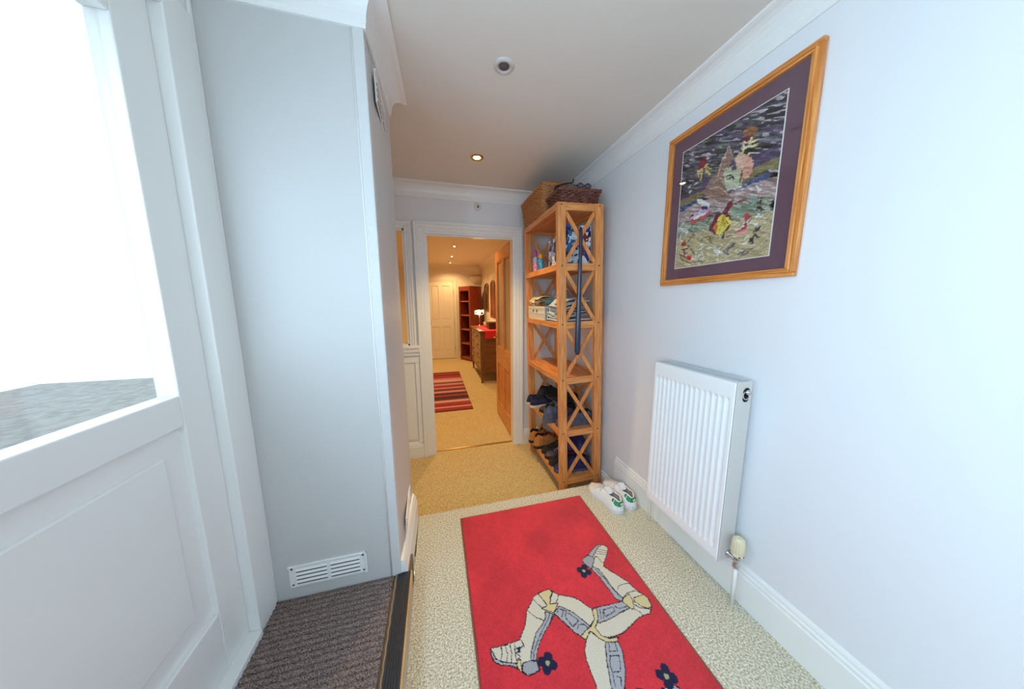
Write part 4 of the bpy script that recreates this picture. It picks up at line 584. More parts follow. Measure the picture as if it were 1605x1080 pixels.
b.tube([(.056, -.045, .102), (.068, -.045, .102)], .003, 6); b.tube([(.112, -.045, .102), (.118, -.02, .102), (.10, .05, .095)], .003, 6); b.tube([(.012, -.045, .102), (.01, -.02, .10), (.02, .05, .095)], .003, 6)
b.build('rims', mat('tortoise_rim', (52, 34, 34), .25), e)
b = MB()
for s in (-1, 1): b.lathe([(.0001, 0), (.020, 0)], (.062+s*.028, -.0455, .098), 20, RX)
b.build('lenses', mat('smoked_lens', (92, 84, 96), .1), e)
e = empty('rolled_belt', p, label='coiled brown belt standing in the right end of the brown basket', cat='belt')
b = MB(); b.tube([(.105+(.010+.0011*i)*math.cos(i*.55), .02, .098+(.010+.0011*i)*math.sin(i*.55)) for i in range(20)], .004, 6); b.build('coil', mat('belt_leather', (120, 84, 66), .5), e)
# ------------------------------------------------------------------ top shelf: bottles, magazines
def bottle(name, pos, prof, bands, capm, capprof, label):
    e = empty(name, pos, ROT, label, 'bottle')
    for nm, mt, pr in bands: MB().lathe(pr, n=24).build(nm, mt, e)
    MB().lathe(capprof, n=20).build('cap', capm, e); return e
e = bottle('spray_can', on(.046, .575, 4), None, [('can', mat('can_pale', (206, 200, 214), .25, vscale=40, c2=(214, 96, 150)), [(.0001, 0), (.022, 0), (.023, .004), (.023, .115), (.020, .128), (.010, .134), (.0001, .134)]),
    ('label_wrap', mat('can_pink', (214, 60, 120), .3, vscale=45, c2=(226, 200, 222)), [(.0234, .018), (.0236, .060), (.0236, .090), (.0234, .095)]), ('upper_band', mat('can_teal', (120, 190, 208), .3), [(.0234, .096), (.0234, .114), (.0205, .127)])],
    mat('cap_magenta', (206, 60, 130), .3), [(.011, .134), (.013, .136), (.015, .160), (.014, .185), (.008, .195), (.0001, .196)], 'tall pink and blue aerosol can on the top shelf')
bottle('lotion_bottle', on(.066, .500, 4), None, [('bottle_body', mat('lotion_blue', (26, 122, 176), .3, vscale=55, c2=(70, 170, 200)), [(.0001, 0), (.025, 0), (.027, .006), (.027, .085), (.023, .100), (.014, .108), (.0001, .108)]),
    ('label_wrap', mat('lotion_label', (22, 96, 160), .35, vscale=70, c2=(110, 190, 214)), [(.0274, .015), (.0276, .05), (.0274, .078)])],
    mat('cap_orange', (244, 156, 30), .35), [(.013, .106), (.0155, .108), (.0155, .140), (.013, .144), (.0001, .144)], 'short blue lotion bottle with orange cap on the top shelf')
def magmat(i, cs, sc):
    nm = 'cover_print_%d' % i
    m = mat(nm, cs[0], .3); nt = m.node_tree; b = nt.nodes['Principled BSDF']; tc = nt.nodes.new('ShaderNodeTexCoord')
    mp = nt.nodes.new('ShaderNodeMapping'); mp.inputs['Location'].default_value = (i*1.7, i*.9, i*2.3); mp.inputs['Rotation'].default_value = (0, .5*(i % 3-1), 0); mp.inputs['Scale'].default_value = (1, 1, 1+.6*(i % 2)); nt.links.new(tc.outputs['Object'], mp.inputs[0])
    v = nt.nodes.new('ShaderNodeTexVoronoi'); v.distance = 'MANHATTAN' if i % 2 else 'CHEBYCHEV'; v.inputs['Scale'].default_value = sc*1.25; nt.links.new(mp.outputs[0], v.inputs['Vector'])
    sp_ = nt.nodes.new('ShaderNodeSeparateColor'); nt.links.new(v.outputs['Color'], sp_.inputs[0])
    n = nt.nodes.new('ShaderNodeTexNoise'); n.inputs['Scale'].default_value = sc*3; n.inputs['Detail'].default_value = 5; nt.links.new(tc.outputs['Object'], n.inputs[0])
    ad = nt.nodes.new('ShaderNodeMath'); ad.operation = 'MULTIPLY_ADD'; ad.inputs[1].default_value = .5; nt.links.new(n.outputs[0], ad.inputs[0]); mu = nt.nodes.new('ShaderNodeMath'); mu.operation = 'MULTIPLY_ADD'; mu.inputs[1].default_value = .8; mu.inputs[2].default_value = -.15; nt.links.new(sp_.outputs[0], mu.inputs[0]); nt.links.new(mu.outputs[0], ad.inputs[2])
    r = nt.nodes.new('ShaderNodeValToRGB'); r.color_ramp.interpolation = 'CONSTANT'
    for k, c in enumerate(cs):
        p_ = k/len(cs)
        if k < 2: el = r.color_ramp.elements[k]; el.position = p_
        else: el = r.color_ramp.elements.new(p_)
        el.color = lin(c)
    nt.links.new(ad.outputs[0], r.inputs[0]); nt.links.new(r.outputs[0], b.inputs['Base Color']); return m
PAGES = mat('page_edges', (222, 218, 208), .8, var=.2, vscale=300, stretch=(1, 1, 12))
mags = [ # x, y, width, height, thick, yaw, colours, label
 (.098, .075, .080, .285, .012, 0, [(40, 60, 130), (230, 232, 238), (60, 110, 160), (30, 34, 60), (120, 160, 90)], 'blue and white magazine standing foremost at the left on the top shelf'),
 (.180, .088, .075, .250, .010, .04, [(240, 240, 240), (70, 90, 120), (200, 205, 215), (40, 44, 60)], 'white framed booklet with grey picture standing behind the crossed brace'),
 (.250, .078, .080, .275, .012, 0, [(235, 236, 236), (34, 60, 150), (120, 40, 40), (238, 238, 236), (40, 40, 50)], 'white catalogue with blue and dark print beside the shoe horn'),
 (.122, .110, .130, .200, .012, -.05, [(120, 64, 60), (190, 180, 186), (150, 100, 90), (60, 70, 130), (220, 214, 210)], 'brown and lilac patterned booklet behind the foremost blue magazine'),
 (.250, .105, .100, .150, .010, .05, [(225, 232, 240), (160, 60, 60), (230, 230, 226), (60, 80, 120)], 'small pale blue leaflet low at the right end of the top shelf')]
for i, (x, y, w, h, t, yaw, cs, lab) in enumerate(mags):
    e = empty('magazine', on(x, y, 4), (0, -.032, yaw), lab, 'magazine', 'magazines on the top shelf')
    MB().box(-w/2, w/2, 0, t, 0.001, h).build('pages', PAGES, e); MB().box(-w/2-.001, w/2+.001, -.001, 0, 0, h+.001).build('front_cover', magmat(i, cs, 16), e)
    MB().box(-w/2-.001, w/2+.001, t, t+.001, 0, h+.001).build('back_cover', magmat(i+10, cs, 14), e)
    fw = MB(); c_ = [(236, 236, 238), (40, 44, 80)][i % 2]
    fw.box(-w/2+.006, w/2-.006, -.0018, -.001, h*.84, h*.93); fw.build('title_band', mat('cover_band_%d' % i, [(34, 50, 130), (226, 226, 230), (30, 56, 150), (210, 205, 200), (60, 60, 80)][i], .4), e)
sidem = [(.030, .130, .22, .20, .03, [(60, 70, 120), (220, 222, 230), (140, 150, 190), (40, 44, 70)], 'stack-edge picture book facing the doorway on the top shelf'),
         (.045, .18, .20, .215, .016, [(90, 98, 120), (230, 228, 228), (160, 60, 60), (50, 50, 64)], 'grey and red booklet facing the doorway on the top shelf')]
for i, (x, y, w, h, t, cs, lab) in enumerate(sidem):
    e = empty('magazine', on(x+.01, y+.02, 4), (0, -.032, -PI/2), lab, 'magazine', 'magazines on the top shelf')
    MB().box(-w/2, w/2, 0, t, .001, h).build('pages', PAGES, e); MB().box(-w/2, w/2, -.001, 0, 0, h+.001).build('front_cover', magmat(20+i, cs, 18), e)
# ------------------------------------------------------------------ shoe horn
e = empty('shoe_horn', (.972, 1.826, 1.80), (0, .003, 0), label='long navy shoe horn hanging down the front of the shelf unit', cat='shoe horn')
NV = mat('navy_plastic', (30, 38, 66), .25, coat=.4)
def P(i, j):
    t = j/40; z = -.86*t; w = .0125+.013*max(0, (t-.15))**1.1; 
    if t > .96: w *= math.sqrt(max(.05, 1-((t-.96)/.04)**2*.75))
    if t < .02: w *= .6+.4*t/.02
    a = PI*i/12; dep = .010+.008*t
    return (w*math.cos(a), .004-dep*math.sin(a), z)
b = MB().grid(P, 13, 41); ob = b.build('blade', NV, e, recalc=False); md = ob.modifiers.new('s', 'SOLIDIFY'); md.thickness = .003
b = MB(); b.tube([(0, -.003, 0), (0, .0, .010), (0, .008, .016), (0, .016, .012), (0, .018, .0)], .0045, 8); b.build('hook', NV, e)
# ------------------------------------------------------------------ second shelf: plastic basket, cloth bag, papers
p = on(.150, .50, 3)
e = empty('plastic_basket', p, ROT, label='cream plastic storage basket with oval holes on the second shelf', cat='basket')
CP = mat('cream_plastic_basket', (226, 216, 196), .4)
bx, by, H = .135, .20, .115
def wallpanel(b, a, c, holes):
    a = Vector(a); c = Vector(c); L = (c-a).length; d = (c-a)/L
    cols = max(2, int(L/.02)); b.bar(a+Vector((0, 0, .0065)), c+Vector((0, 0, .0065)), .0052, .012); b.bar(a+Vector((0, 0, H-.008)), c+Vector((0, 0, H-.008)), .006, .016); b.bar(a+Vector((0, 0, H*.55)), c+Vector((0, 0, H*.55)), .0048, .018)
    for k in range(cols+1): q = a+d*L*k/cols; b.bar(q, q+Vector((0, 0, H)), .009 if k % 3 else .014, .0035, up=(-d.y, d.x, 0))
b = MB(); cs = [(-bx, -by, 0), (bx, -by, 0), (bx, by, 0), (-bx, by, 0)]
for i in range(4): wallpanel(b, cs[i], cs[(i+1) % 4], 0)
b.build('lattice_wall', CP, e); MB().box(-bx, bx, -by, by, 0, .004).build('base', CP, e)
MB().box(-bx+.006, -bx+.008, -by+.01, by-.01, .006, H-.02).build('liner', mat('cream_liner', (214, 206, 188), .6), e)
b = MB()
for yy in (-.02, .07): b.lathe([(.0001, 0), (.013, 0), (.013, .001), (.0001, .001)], (-bx-.003, yy, .076), 16, Matrix.Rotation(-PI/2, 3, 'Y'))
b.build('grip_hole', mat('grip_hole', (70, 48, 56), .7), e)
def cloth(name, pos, size, mt, label, seed, cat, folds=5, squash=.5, part='fabric', grp=None):
    random.seed(seed); e = empty(name, pos, ROT, label, cat, grp); ph = [random.random()*6 for _ in range(8)]
    def P(i, j):
        u = 2*PI*i/40; v = PI*j/18; x = size[0]*math.sin(v)**.6*math.cos(u); y = size[1]*math.sin(v)**.6*math.sin(u); z = size[2]*(1-math.cos(v))/2
        k = 1+.10*math.sin(u*folds+ph[0]+3*math.cos(v))+.07*math.sin(u*folds*2+ph[1]-v*4)+.05*math.sin(v*9+ph[2]+u); return (x*k, y*k, max(0, z*(1+.12*math.sin(u*3+ph[3])*math.sin(v))))
    MB().grid(P, 41, 19).build(part, mt, e); return e
cloth('cloth_bag', p+Vector((.055, -.05, .121)), (.075, .10, .13), mat('grey_linen', (176, 170, 164), .9, vscale=26, c2=(128, 122, 124), bump=.5, bscale=120), 'crumpled grey cloth bag on top of the cream plastic basket', 3, 'bag')
def sheets(name, pos, rz, sx, sy, n, gap, amp, mt, label, cat, seed):
    random.seed(seed); e = empty(name, pos, (0, -.032, rz), label, cat)
    for k in range(n):
        ph = random.random()*6; kx = sx*(1-.10*random.random()); ky = sy*(1-.14*random.random())
        def P(i, j, k=k, ph=ph, kx=kx, ky=ky):
            u = i/20; v = j/20; z = k*gap+amp*(.5+.5*math.sin(v*7+ph*.3))*(.35+.65*u)+amp*.5*math.sin(u*9+v*3+ph)*.5+amp*.6
            return (kx*(u-.5)+.01*math.sin(v*6+ph), ky*(v-.5)+.012*math.sin(u*5+ph), z-.028*max(0, .22-u)/.22*(1+.5*math.sin(v*5+ph))*(k > 0))
        ob = MB().grid(P, 21, 21).build('fold', mt, e); m = ob.modifiers.new('s', 'SOLIDIFY'); m.thickness = gap*.55; m = ob.modifiers.new('b', 'SUBSURF'); m.levels = m.render_levels = 1
    return e
sheets('folded_cloth', p+Vector((-.050, .085, .136)), 0, .19, .23, 4, .015, .012, mat('cream_linen', (222, 206, 176), .9, vscale=30, c2=(180, 156, 120), bump=.4, bscale=110), 'folded cream cloth drooping over the back of the plastic basket', 'cloth', 5)
sheets('woven_cloth', on(.150, .165, 3, .030), .15, .25, .20, 7, .020, .018, mat('checked_cloth', (214, 214, 210), .85, vscale=150, c2=(134, 142, 150), bump=.5, bscale=150), 'white and grey checked cloth heaped at the front of the second shelf', 'cloth', 9)
cloth('plastic_carrier', on(.075, .30, 3, .118), (.05, .06, .05), mat('teal_plastic', (28, 110, 140), .4, vscale=40, c2=(40, 50, 90)), 'small bundle of teal and navy wrap beside the grey cloth bag', 12, 'wrap')
for k, (c_, lab, dx, rz) in enumerate((((40, 44, 76), 'lowest navy folder flat at the front of the second shelf', 0, .05), ((226, 228, 234), 'white envelope lying on the navy folder at the shelf front', .006, -.04))):
    e = empty('paper_folder', on(.15+dx, .175, 3, .001+k*.010), (0, -.032, rz), lab, 'folder', 'flat papers on the second shelf')
    MB().box(-.135, .135, -.125, .125, 0, .008).build('cover', mat('folder_%d' % k, c_, .5), e, bevel=.003)
    MB().box(-.131, .133, -.121, .121, .002, .006).build('sheets', PAGES, e)
# ------------------------------------------------------------------ shoes
WM_ = [1.0]
def lerpc(tab, t):
    for (a, va), (b_, vb) in zip(tab[:-1], tab[1:]):
        if t <= b_: f = (t-a)/(b_-a); f = f*f*(3-2*f); return va+(vb-va)*f
    return tab[-1][1]
WT = [(0, .020), (.03, .031), (.12, .038), (.35, .034), (.55, .040), (.72, .048), (.86, .043), (.95, .028), (1, .008)]
def shoe(name, label, cat, loc, rz, L=.29, H=.10, um=None, sm=None, lm=None, im=None, tab=None, boot=False, grp=None, rx=0, ry=-.032, rim=None, extra=None):
    e = empty(name, loc, (rx, ry, rz), label, cat, grp)
    s = L/.29; so = .026 if not boot else .03
    HT = [(0, H*.86), (.10, H), (.25, H*.90), (.38, H*.92), (.47, H*1.0), (.60, H*.80), (.75, H*.56), (.90, H*.44), (.97, H*.36), (1, so+.006)]
    OT = [(0, .006), (.05, .014), (.12, .022), (.30, .024), (.42, .017), (.50, .0), (1, 0)]
    NJ = 33; NI = 9
    def wid(t): return lerpc(WT, t)*s
    def up(i, j, off=0):
        t = j/(NJ-1); w = wid(t); h = lerpc(HT, t)*s; o = min(lerpc(OT, t)*s, w*.8); a = i/(NI-1)*2-1; sg = -1 if a < 0 else 1; q = 1-abs(a)   # q 0 at the sole, 1 at the top
        x = (t-.5)*L; k = math.sin(q*PI/2); z = so*.8+(h-so*.8)*(q**.85 if o > .002 else math.sin(q*PI/2)**.9)
        y = o+(w*(1+.08*math.sin(q*PI))-o)*math.cos(q*PI/2)**.75
        if t < .04: x += (1-t/.04)*.0; 
        x += (-.010*s*(q)*(1-t*8) if t < .12 else 0)*-.6
        yy = y+off; return (x-(off if t < .05 else 0), sg*yy+.004*s*math.sin(t*PI), z+off*.5)
    # two flanks so the collar stays open
    for sg in (0,):
        b = MB()
        n2 = 6
        for side in (-1, 1):
            def P(i, j, side=side):
                t = j/(NJ-1); w = wid(t); h = lerpc(HT, t)*s; o = min(lerpc(OT, t)*s, w*.8); q = i/(n2*2-1)
                x = (t-.5)*L; z = so*.8+(h-so*.8)*(q**.85 if o > .002 else math.sin(q*PI/2)**.9)
                y = o+(w*(1+.06*math.sin(q*PI))-o)*math.cos(q*PI/2)**.7
                x += (.010*s*q if t < .08 else 0); return (x, side*y, z)
            b.grid(P, n2*2, NJ)
        # heel closing
        ob = b.build('upper', um, e, recalc=True)
        b = MB()
        def P(i, j):
            a = i/8*PI-PI/2; q = j/8; w = wid(0); o = min(lerpc(OT, 0)*s, w*.8); h = lerpc(HT, 0)*s; y0 = o+(w-o)*math.cos(q*PI/2)**.7; z = so*.8+(h-so*.8)*q**.85
            return (-.5*L+.010*s*q-math.cos(a)*.012*s*(1-.5*q), y0*math.sin(a), z)
        b.grid(P, 9, 9); b.build('heel_counter', um, e)
    b = MB()
    def P(i, j):
        t = j/20*.50; o = min(lerpc(OT, t)*s, wid(t)*.8)*1.02; h = lerpc(HT, t)*s; a = i/8*PI; x = (t-.5)*L+.006*s
        return (x, o*math.cos(a), h-.002-(h-so-.012)*min(1, math.sin(a)*1.5))
    b.grid(P, 9, 21); b.build('lining', im, e)
    # rounded collar
    ts = [.0+.47*k/14 for k in range(15)]; pts = [((t-.5)*L+.006*s, min(lerpc(OT, t)*s, wid(t)*.8), lerpc(HT, t)*s) for t in ts]; pts = pts+[(x, -y, z) for x, y, z in reversed(pts)]
    MB().tube(pts, .004*s, 6, closed=True).build('collar', rim or um, e)
    # sole
    out = [((k/24-.5)*L, wid(k/24)+.003) for k in range(25)]; poly = [(-L/2-.012, -.012)]+[(x, -y) for x, y in out]+[(L/2+.004, 0)]+[(x, y) for x, y in reversed(out)]+[(-L/2-.012, .012)]
    MB().prism(poly, 0, so).build('sole', sm, e, bevel=.003)
    # tongue, laces
    b = MB(); b.rbox((-.035*s*1, 0, H*s*.97), (.045*s, .034*s, .006), Matrix.Rotation(-.75 if not boot else -1.0, 3, 'Y')); b.build('tongue', um if not extra else extra, e, bevel=.002)
    b = MB()
    for k in range(5):
        t = .50+.055*k; x = (t-.5)*L; h = lerpc(HT, t)*s; w = .020*s
        b.tube([(x, -w, h-.006), (x-.004, -.008, h+.002), (x-.004, .008, h+.002), (x, w, h-.006)], .0024*s, 6)
        if k < 4: b.tube([(x, -w, h-.006), (x+.016, w, lerpc(HT, t+.055)*s-.006)], .002*s, 6)
    b.tube([(-.0, 0, H*s*.98), (.01, .025, H*s*.97), (-.005, .038, H*s*.85)], .002*s, 6); b.tube([(-.0, 0, H*s*.98), (.012, -.022, H*s*.97), (.0, -.036, H*s*.83)], .002*s, 6)
    b.build('laces', lm, e)
    if tab:
        b = MB()
        def P(i, j):
            a = i/10*PI-PI/2; q = .46+.54*j/5; dip = .10*abs(math.sin(a))*(1-j/5); q = min(1, q-dip*0); w = wid(0); o = min(lerpc(OT, 0)*s, w*.8); h = lerpc(HT, 0)*s; y0 = o+(w-o)*math.cos(q*PI/2)**.7; z = so*.8+(h-so*.8)*q**.85
            return (-.5*L+.010*s*q-math.cos(a)*(.012*s*(1-.5*q)+.0015), (y0+.0012)*math.sin(a), z)
        b.grid(P, 11, 6)
        for side in (-1, 1):
            def P(i, j, side=side):
                t = i/6*.14; q = .46+.54*j/5; q = q+(1-q)*(i/6)*.55; w = wid(t); h = lerpc(HT, t)*s; o = min(lerpc(OT, t)*s, w*.8); z = so*.8+(h-so*.8)*q**.85
                y = o+(w*(1+.06*math.sin(q*PI))-o)*math.cos(q*PI/2)**.7; x = (t-.5)*L+(.010*s*q if t < .08 else 0); return (x, side*(y+.0014), z)
            b.grid(P, 7, 6)
        b.build('heel_tab', tab, e)
        lg = MB(); zc = so*.8+(lerpc(HT, 0)*s-so*.8)*.80**.85
        for yy, rr, hh in ((0, 0, .012), (-.007, -.5, .010), (.007, .5, .010)):
            lg.rbox((-.5*L-.0085*s, yy*.8, zc+.002), (.0018, .0048, hh), Matrix.Rotation(-rr, 3, 'X'))
        for dz in (-.008, -.0108): lg.rbox((-.5*L-.0095*s, 0, zc+dz), (.0018, .013, .0012))
        lg.build('heel_logo', mat('logo_white', (236, 240, 236), .5), e)
    if boot:
        MB().box(-L*.1, -.0, -.01, .01, H*s, H*s+.001)
    return e
WLE = mat('white_leather', (240, 238, 238), .4, bump=.15, bscale=40); WSO = mat('white_rubber', (226, 224, 224), .5); GRN = mat('green_leather', (14, 132, 72), .45); GLN = mat('grey_lining', (170, 158, 160), .9); LWH = mat('white_lace', (206, 200, 208), .8)
a1 = math.atan2(1.670-1.400, 1.040-1.075)
shoe('sneaker', 'white sneaker with green heel tab on the carpet, nearer the red rug', 'shoe', (1.044, 1.525, 0), a1, .285, .090, WLE, WSO, LWH, GLN, GRN, ry=0, grp='white sneakers beside the radiator')
shoe('sneaker', 'white sneaker with green heel tab on the carpet, against the skirting', 'shoe', (1.158, 1.538, 0), a1-.10, .285, .090, WLE, WSO, LWH, GLN, GRN, ry=0, grp='white sneakers beside the radiator')
for o in [x for x in bpy.data.objects if x.name.startswith('sneaker')]: o.scale = (1, 1.2, 1)
NAVY = mat('navy_suede', (44, 48, 86), .85, vscale=30, c2=(26, 28, 54), bump=.3, bscale=200); BLK = mat('black_mesh', (34, 32, 36), .7, vscale=80, c2=(18, 16, 20), bump=.4, bscale=260); GRY = mat('grey_nylon', (96, 98, 116), .7, vscale=40, c2=(64, 66, 84), bump=.3, bscale=200)
DGR = mat('charcoal_mesh', (66, 64, 70), .7, vscale=60, c2=(38, 38, 42), bump=.3, bscale=200); TAN = mat('tan_suede', (204, 134, 62), .8, vscale=20, c2=(178, 106, 44), bump=.2, bscale=200); RED = mat('oxblood_trim', (96, 28, 32), .6)
OFFW = mat('offwhite_sole', (214, 202, 186), .6); DSO = mat('dark_sole', (40, 36, 38), .8); DLN = mat('dark_lining', (26, 22, 26), .95); PNK = mat('magenta_trim', (176, 40, 110), .6); DBL = mat('deep_blue_mesh', (40, 48, 110), .7, vscale=50, c2=(24, 26, 62), bump=.3, bscale=200)
def sh_on(x, y, i): return on(x, y, i, .001)
OUT = PI   # toe pointing to the wall gives the heel outward (rz 0); PI = toe outward
shoe('trainer', 'navy suede trainer with off-white sole, farther one on the fourth shelf', 'shoe', sh_on(.100, .660, 1), .05, .28, .085, NAVY, OFFW, BLK, DLN, grp='shoes on the lower shelves')
shoe('trainer', 'navy suede trainer with off-white sole, second from the doorway', 'shoe', sh_on(.105, .565, 1), .02, .28, .085, NAVY, OFFW, BLK, DLN, grp='shoes on the lower shelves')
shoe('trainer', 'charcoal trainer with pale laces in the middle of the shoe shelf', 'shoe', sh_on(.135, .425, 1), PI+.06, .285, .092, DGR, DSO, LWH, DLN, grp='shoes on the lower shelves')
shoe('trainer', 'black trainer leaning behind the charcoal one on the shoe shelf', 'shoe', sh_on(.150, .335, 1), PI-.05, .285, .10, BLK, DSO, BLK, DLN, grp='shoes on the lower shelves')
shoe('walking_shoe', 'grey-blue walking shoe at the near end of the upper shoe shelf', 'shoe', sh_on(.118, .225, 1), .04, .31, .135, GRY, mat('grey_sole', (88, 88, 98), .7), LWH, DLN, rim=DGR, grp='shoes on the lower shelves')
shoe('walking_shoe', 'blue-grey walking shoe right behind the lower crossed brace', 'shoe', sh_on(.170, .112, 1), PI-.06, .30, .110, GRY, mat('grey_sole', (88, 88, 98), .7), BLK, DLN, rim=BLK, grp='shoes on the lower shelves')
shoe('trainer', 'black trainer lying on top of the navy suede pair', 'shoe', sh_on(.185, .600, 1)+Vector((0, 0, .088)), .12, .27, .085, BLK, DSO, BLK, DLN, ry=.10, grp='shoes on the lower shelves')
shoe('trainer', 'black trainer lying on top of the charcoal trainer', 'shoe', sh_on(.200, .400, 1)+Vector((0, 0, .098)), PI-.2, .27, .08, BLK, DSO, BLK, DLN, ry=-.12, grp='shoes on the lower shelves')
shoe('ankle_boot', 'tan suede ankle boot with dark collar, farther one on the bottom shelf', 'boot', sh_on(.108, .655, 0), .04, .27, .135, TAN, DSO, RED, DLN, boot=True, rim=DLN, grp='shoes on the lower shelves')
shoe('ankle_boot', 'tan suede ankle boot with oxblood side, nearer one on the bottom shelf', 'boot', sh_on(.120, .530, 0), -.02, .28, .140, TAN, DSO, RED, DLN, boot=True, rim=RED, extra=RED, grp='shoes on the lower shelves')
shoe('trainer', 'black trainer beside the tan boots on the bottom shelf', 'shoe', sh_on(.150, .425, 0), PI+.04, .285, .095, BLK, DSO, DGR, DLN, grp='shoes on the lower shelves')
shoe('trainer', 'charcoal and mauve trainer in the middle of the bottom shelf', 'shoe', sh_on(.145, .325, 0), PI-.03, .285, .10, mat('mauve_mesh', (104, 84, 92), .7, vscale=40, c2=(48, 42, 50), bump=.3, bscale=200), DSO, LWH, DLN, grp='shoes on the lower shelves')
shoe('trainer', 'dark trainer with magenta trim near the front of the bottom shelf', 'shoe', sh_on(.140, .225, 0), PI+.02, .285, .10, BLK, DSO, PNK, PNK, rim=PNK, grp='shoes on the lower shelves')
shoe('trainer', 'deep blue running shoe at the near end of the bottom shelf', 'shoe', sh_on(.150, .115, 0), PI-.05, .30, .112, DBL, mat('blue_sole', (70, 76, 120), .6), BLK, DLN, grp='shoes on the lower shelves')
cloth('drawstring_bag', on(.22, .22, 0, .118), (.09, .12, .13), mat('blue_bag', (44, 54, 112), .6, vscale=20, c2=(26, 30, 70), bump=.4, bscale=60), 'soft dark blue bag slumped over the shoes on the bottom shelf', 21, 'bag')
# ------------------------------------------------------------------ open pine inner door
e = empty('door_2', (.775, 2.862, ZL+.008), kind='structure', )
DW, DH, DT = .835, 2.125, .020
oz, oy = oakd('z'), oakd('y')
def bx(name, y0, y1, z0, z1, mt, x0=-DT, x1=DT, par=e, bev=.003): return MB().box(x0, x1, y0, y1, z0, z1).build(name, mt, par, bevel=bev)
bx('stile', 0, .105, 0, DH, oz); bx('stile', DW-.105, DW, 0, DH, oz); bx('stile', DW/2-.045, DW/2+.045, .2003, .7197, oz); bx('stile', DW/2-.045, DW/2+.045, .9403, DH-.1303, oz)
bx('rail', .105, DW-.105, 0, .20, oy); bx('rail', .105, DW-.105, .72, .94, oy); bx('rail', .105, DW-.105, DH-.13, DH, oy)
FROST = mat('reeded_glass', (206, 178, 134), .25, spec=.6, bump=.4, bscale=40, trans=.35)
for y0, y1 in ((.105, DW/2-.045), (DW/2+.045, DW-.105)):
    b = MB(); b.box(-.008, .008, y0, y1, .20, .72); b.build('panel', oz, e)
    b = MB(); b.box(-.014, .014, y0+.03, y1-.03, .23, .69); b.build('raised_field', oz, e, bevel=.006)
    MB().box(-.003, .003, y0, y1, .94, DH-.13).build('pane', FROST, e)
    for s in (-1, 1):
        b = MB(); x0, x1 = sorted((s*.003, s*.016)); b.box(x0, x1, y0, y0+.012, .94, DH-.13); b.box(x0, x1, y1-.012, y1, .94, DH-.13); b.box(x0, x1, y0, y1, .94, .952); b.box(x0, x1, y0, y1, DH-.142, DH-.13); b.build('glazing_bead', oz, e)
b = MB(); b.box(-.024, -.020, DW-.075, DW-.035, .93, 1.11); b.tube([(-.022, DW-.055, 1.05), (-.06, DW-.055, 1.05), (-.062, DW-.07, 1.05), (-.060, DW-.155, 1.05)], .008, 10); b.build('lever_handle', BRASS, e)
for z in (.2, 1.05, 1.9): MB().tube([(-.012, -.006, z-.04), (-.012, -.006, z+.04)], .006, 8).build('hinge', BRASS, e)
# ------------------------------------------------------------------ far hall
DR = mat('cream_door_paint', (232, 218, 192), .4)
e = empty('door_3', (.113, 7.868, ZL), kind='structure')
def dbox(name, x0, x1, z0, z1, y0, y1, mt=DR, bev=.003): return MB().box(x0, x1, y0, y1, z0, z1).build(name, mt, e, bevel=bev)
dbox('door_leaf', -.34, .34, .01, 2.05, -.022, 0)
for x0, x1 in ((-.34, -.24), (.24, .34), (-.05, .05)): dbox('stile', x0, x1, .01, 2.05, -.036, -.022)
for z0, z1 in ((.01, .22), (.88, 1.06), (1.95, 2.05)): dbox('rail', -.335, .335, z0, z1, -.0355, -.022)
for x0, x1 in ((-.24, -.05), (.05, .24)):
    for z0, z1 in ((.22, .88), (1.06, 1.95)): dbox('raised_field', x0+.025, x1-.025, z0+.03, z1-.03, -.031, -.022)
for z in (.30, 1.0, 1.80): MB().rbox((.344, -.038, z), (.012, .008, .09)).build('hinge', BRASS, e)
b = MB(); b.lathe([(.0001, .06), (.02, .058), (.025, .045), (.012, .03), (.012, .0), (.026, 0)], (-.29, -.036, .97), 16, RX); b.build('knob', BRASS, e)
o = architrave('trim_8', -.235, .461, ZL, 1.868, 7.868, .085, mt=DR)
# angled bookcase
BW = wood('mahogany', (150, 62, 30), (110, 36, 18), 'z', .35); BWy = wood('mahogany', (150, 62, 30), (110, 36, 18), 'x', .35); BIN = mat('mahogany_inside', (52, 16, 22), .6)
BSH = wood('shelf_edge', (186, 112, 64), (146, 78, 40), 'x', .35)
P1 = Vector((.585, 7.66)); P2 = Vector((.83, 7.23)); dv = (P2-P1); ang = math.atan2(dv.y, dv.x); BL = dv.length
e = empty('corner_bookcase', (P1.x, P1.y, ZL), (0, 0, ang), label='reddish wooden open bookcase set at an angle in the far corner', cat='bookcase')
BD, BH = .36, 1.90
MB().box(0, .022, 0, BD, 0, BH).build('side_panel', BW, e, bevel=.003); MB().box(BL-.022, BL, 0, BD, 0, BH).build('side_panel', BW, e, bevel=.003)
MB().box(.022, BL-.022, BD-.01, BD, .04, BH).build('back_panel', BIN, e); MB().box(-.01, BL+.01, -.01, BD, BH, BH+.025).build('top', BWy, e, bevel=.004)
for z in (.05, .43, .80, 1.17, 1.53): MB().box(.022, BL-.022, .004, BD-.01, z, z+.03).build('shelf', BSH, e, bevel=.002)
b = MB(); b.box(.0, .06, -.008, 0, 0, BH); b.box(BL-.06, BL, -.008, 0, 0, BH); b.box(.06, BL-.06, -.008, 0, BH-.09, BH); b.box(.06, BL-.06, -.008, 0, 0, .06); b.build('face_frame', BW, e, bevel=.002)
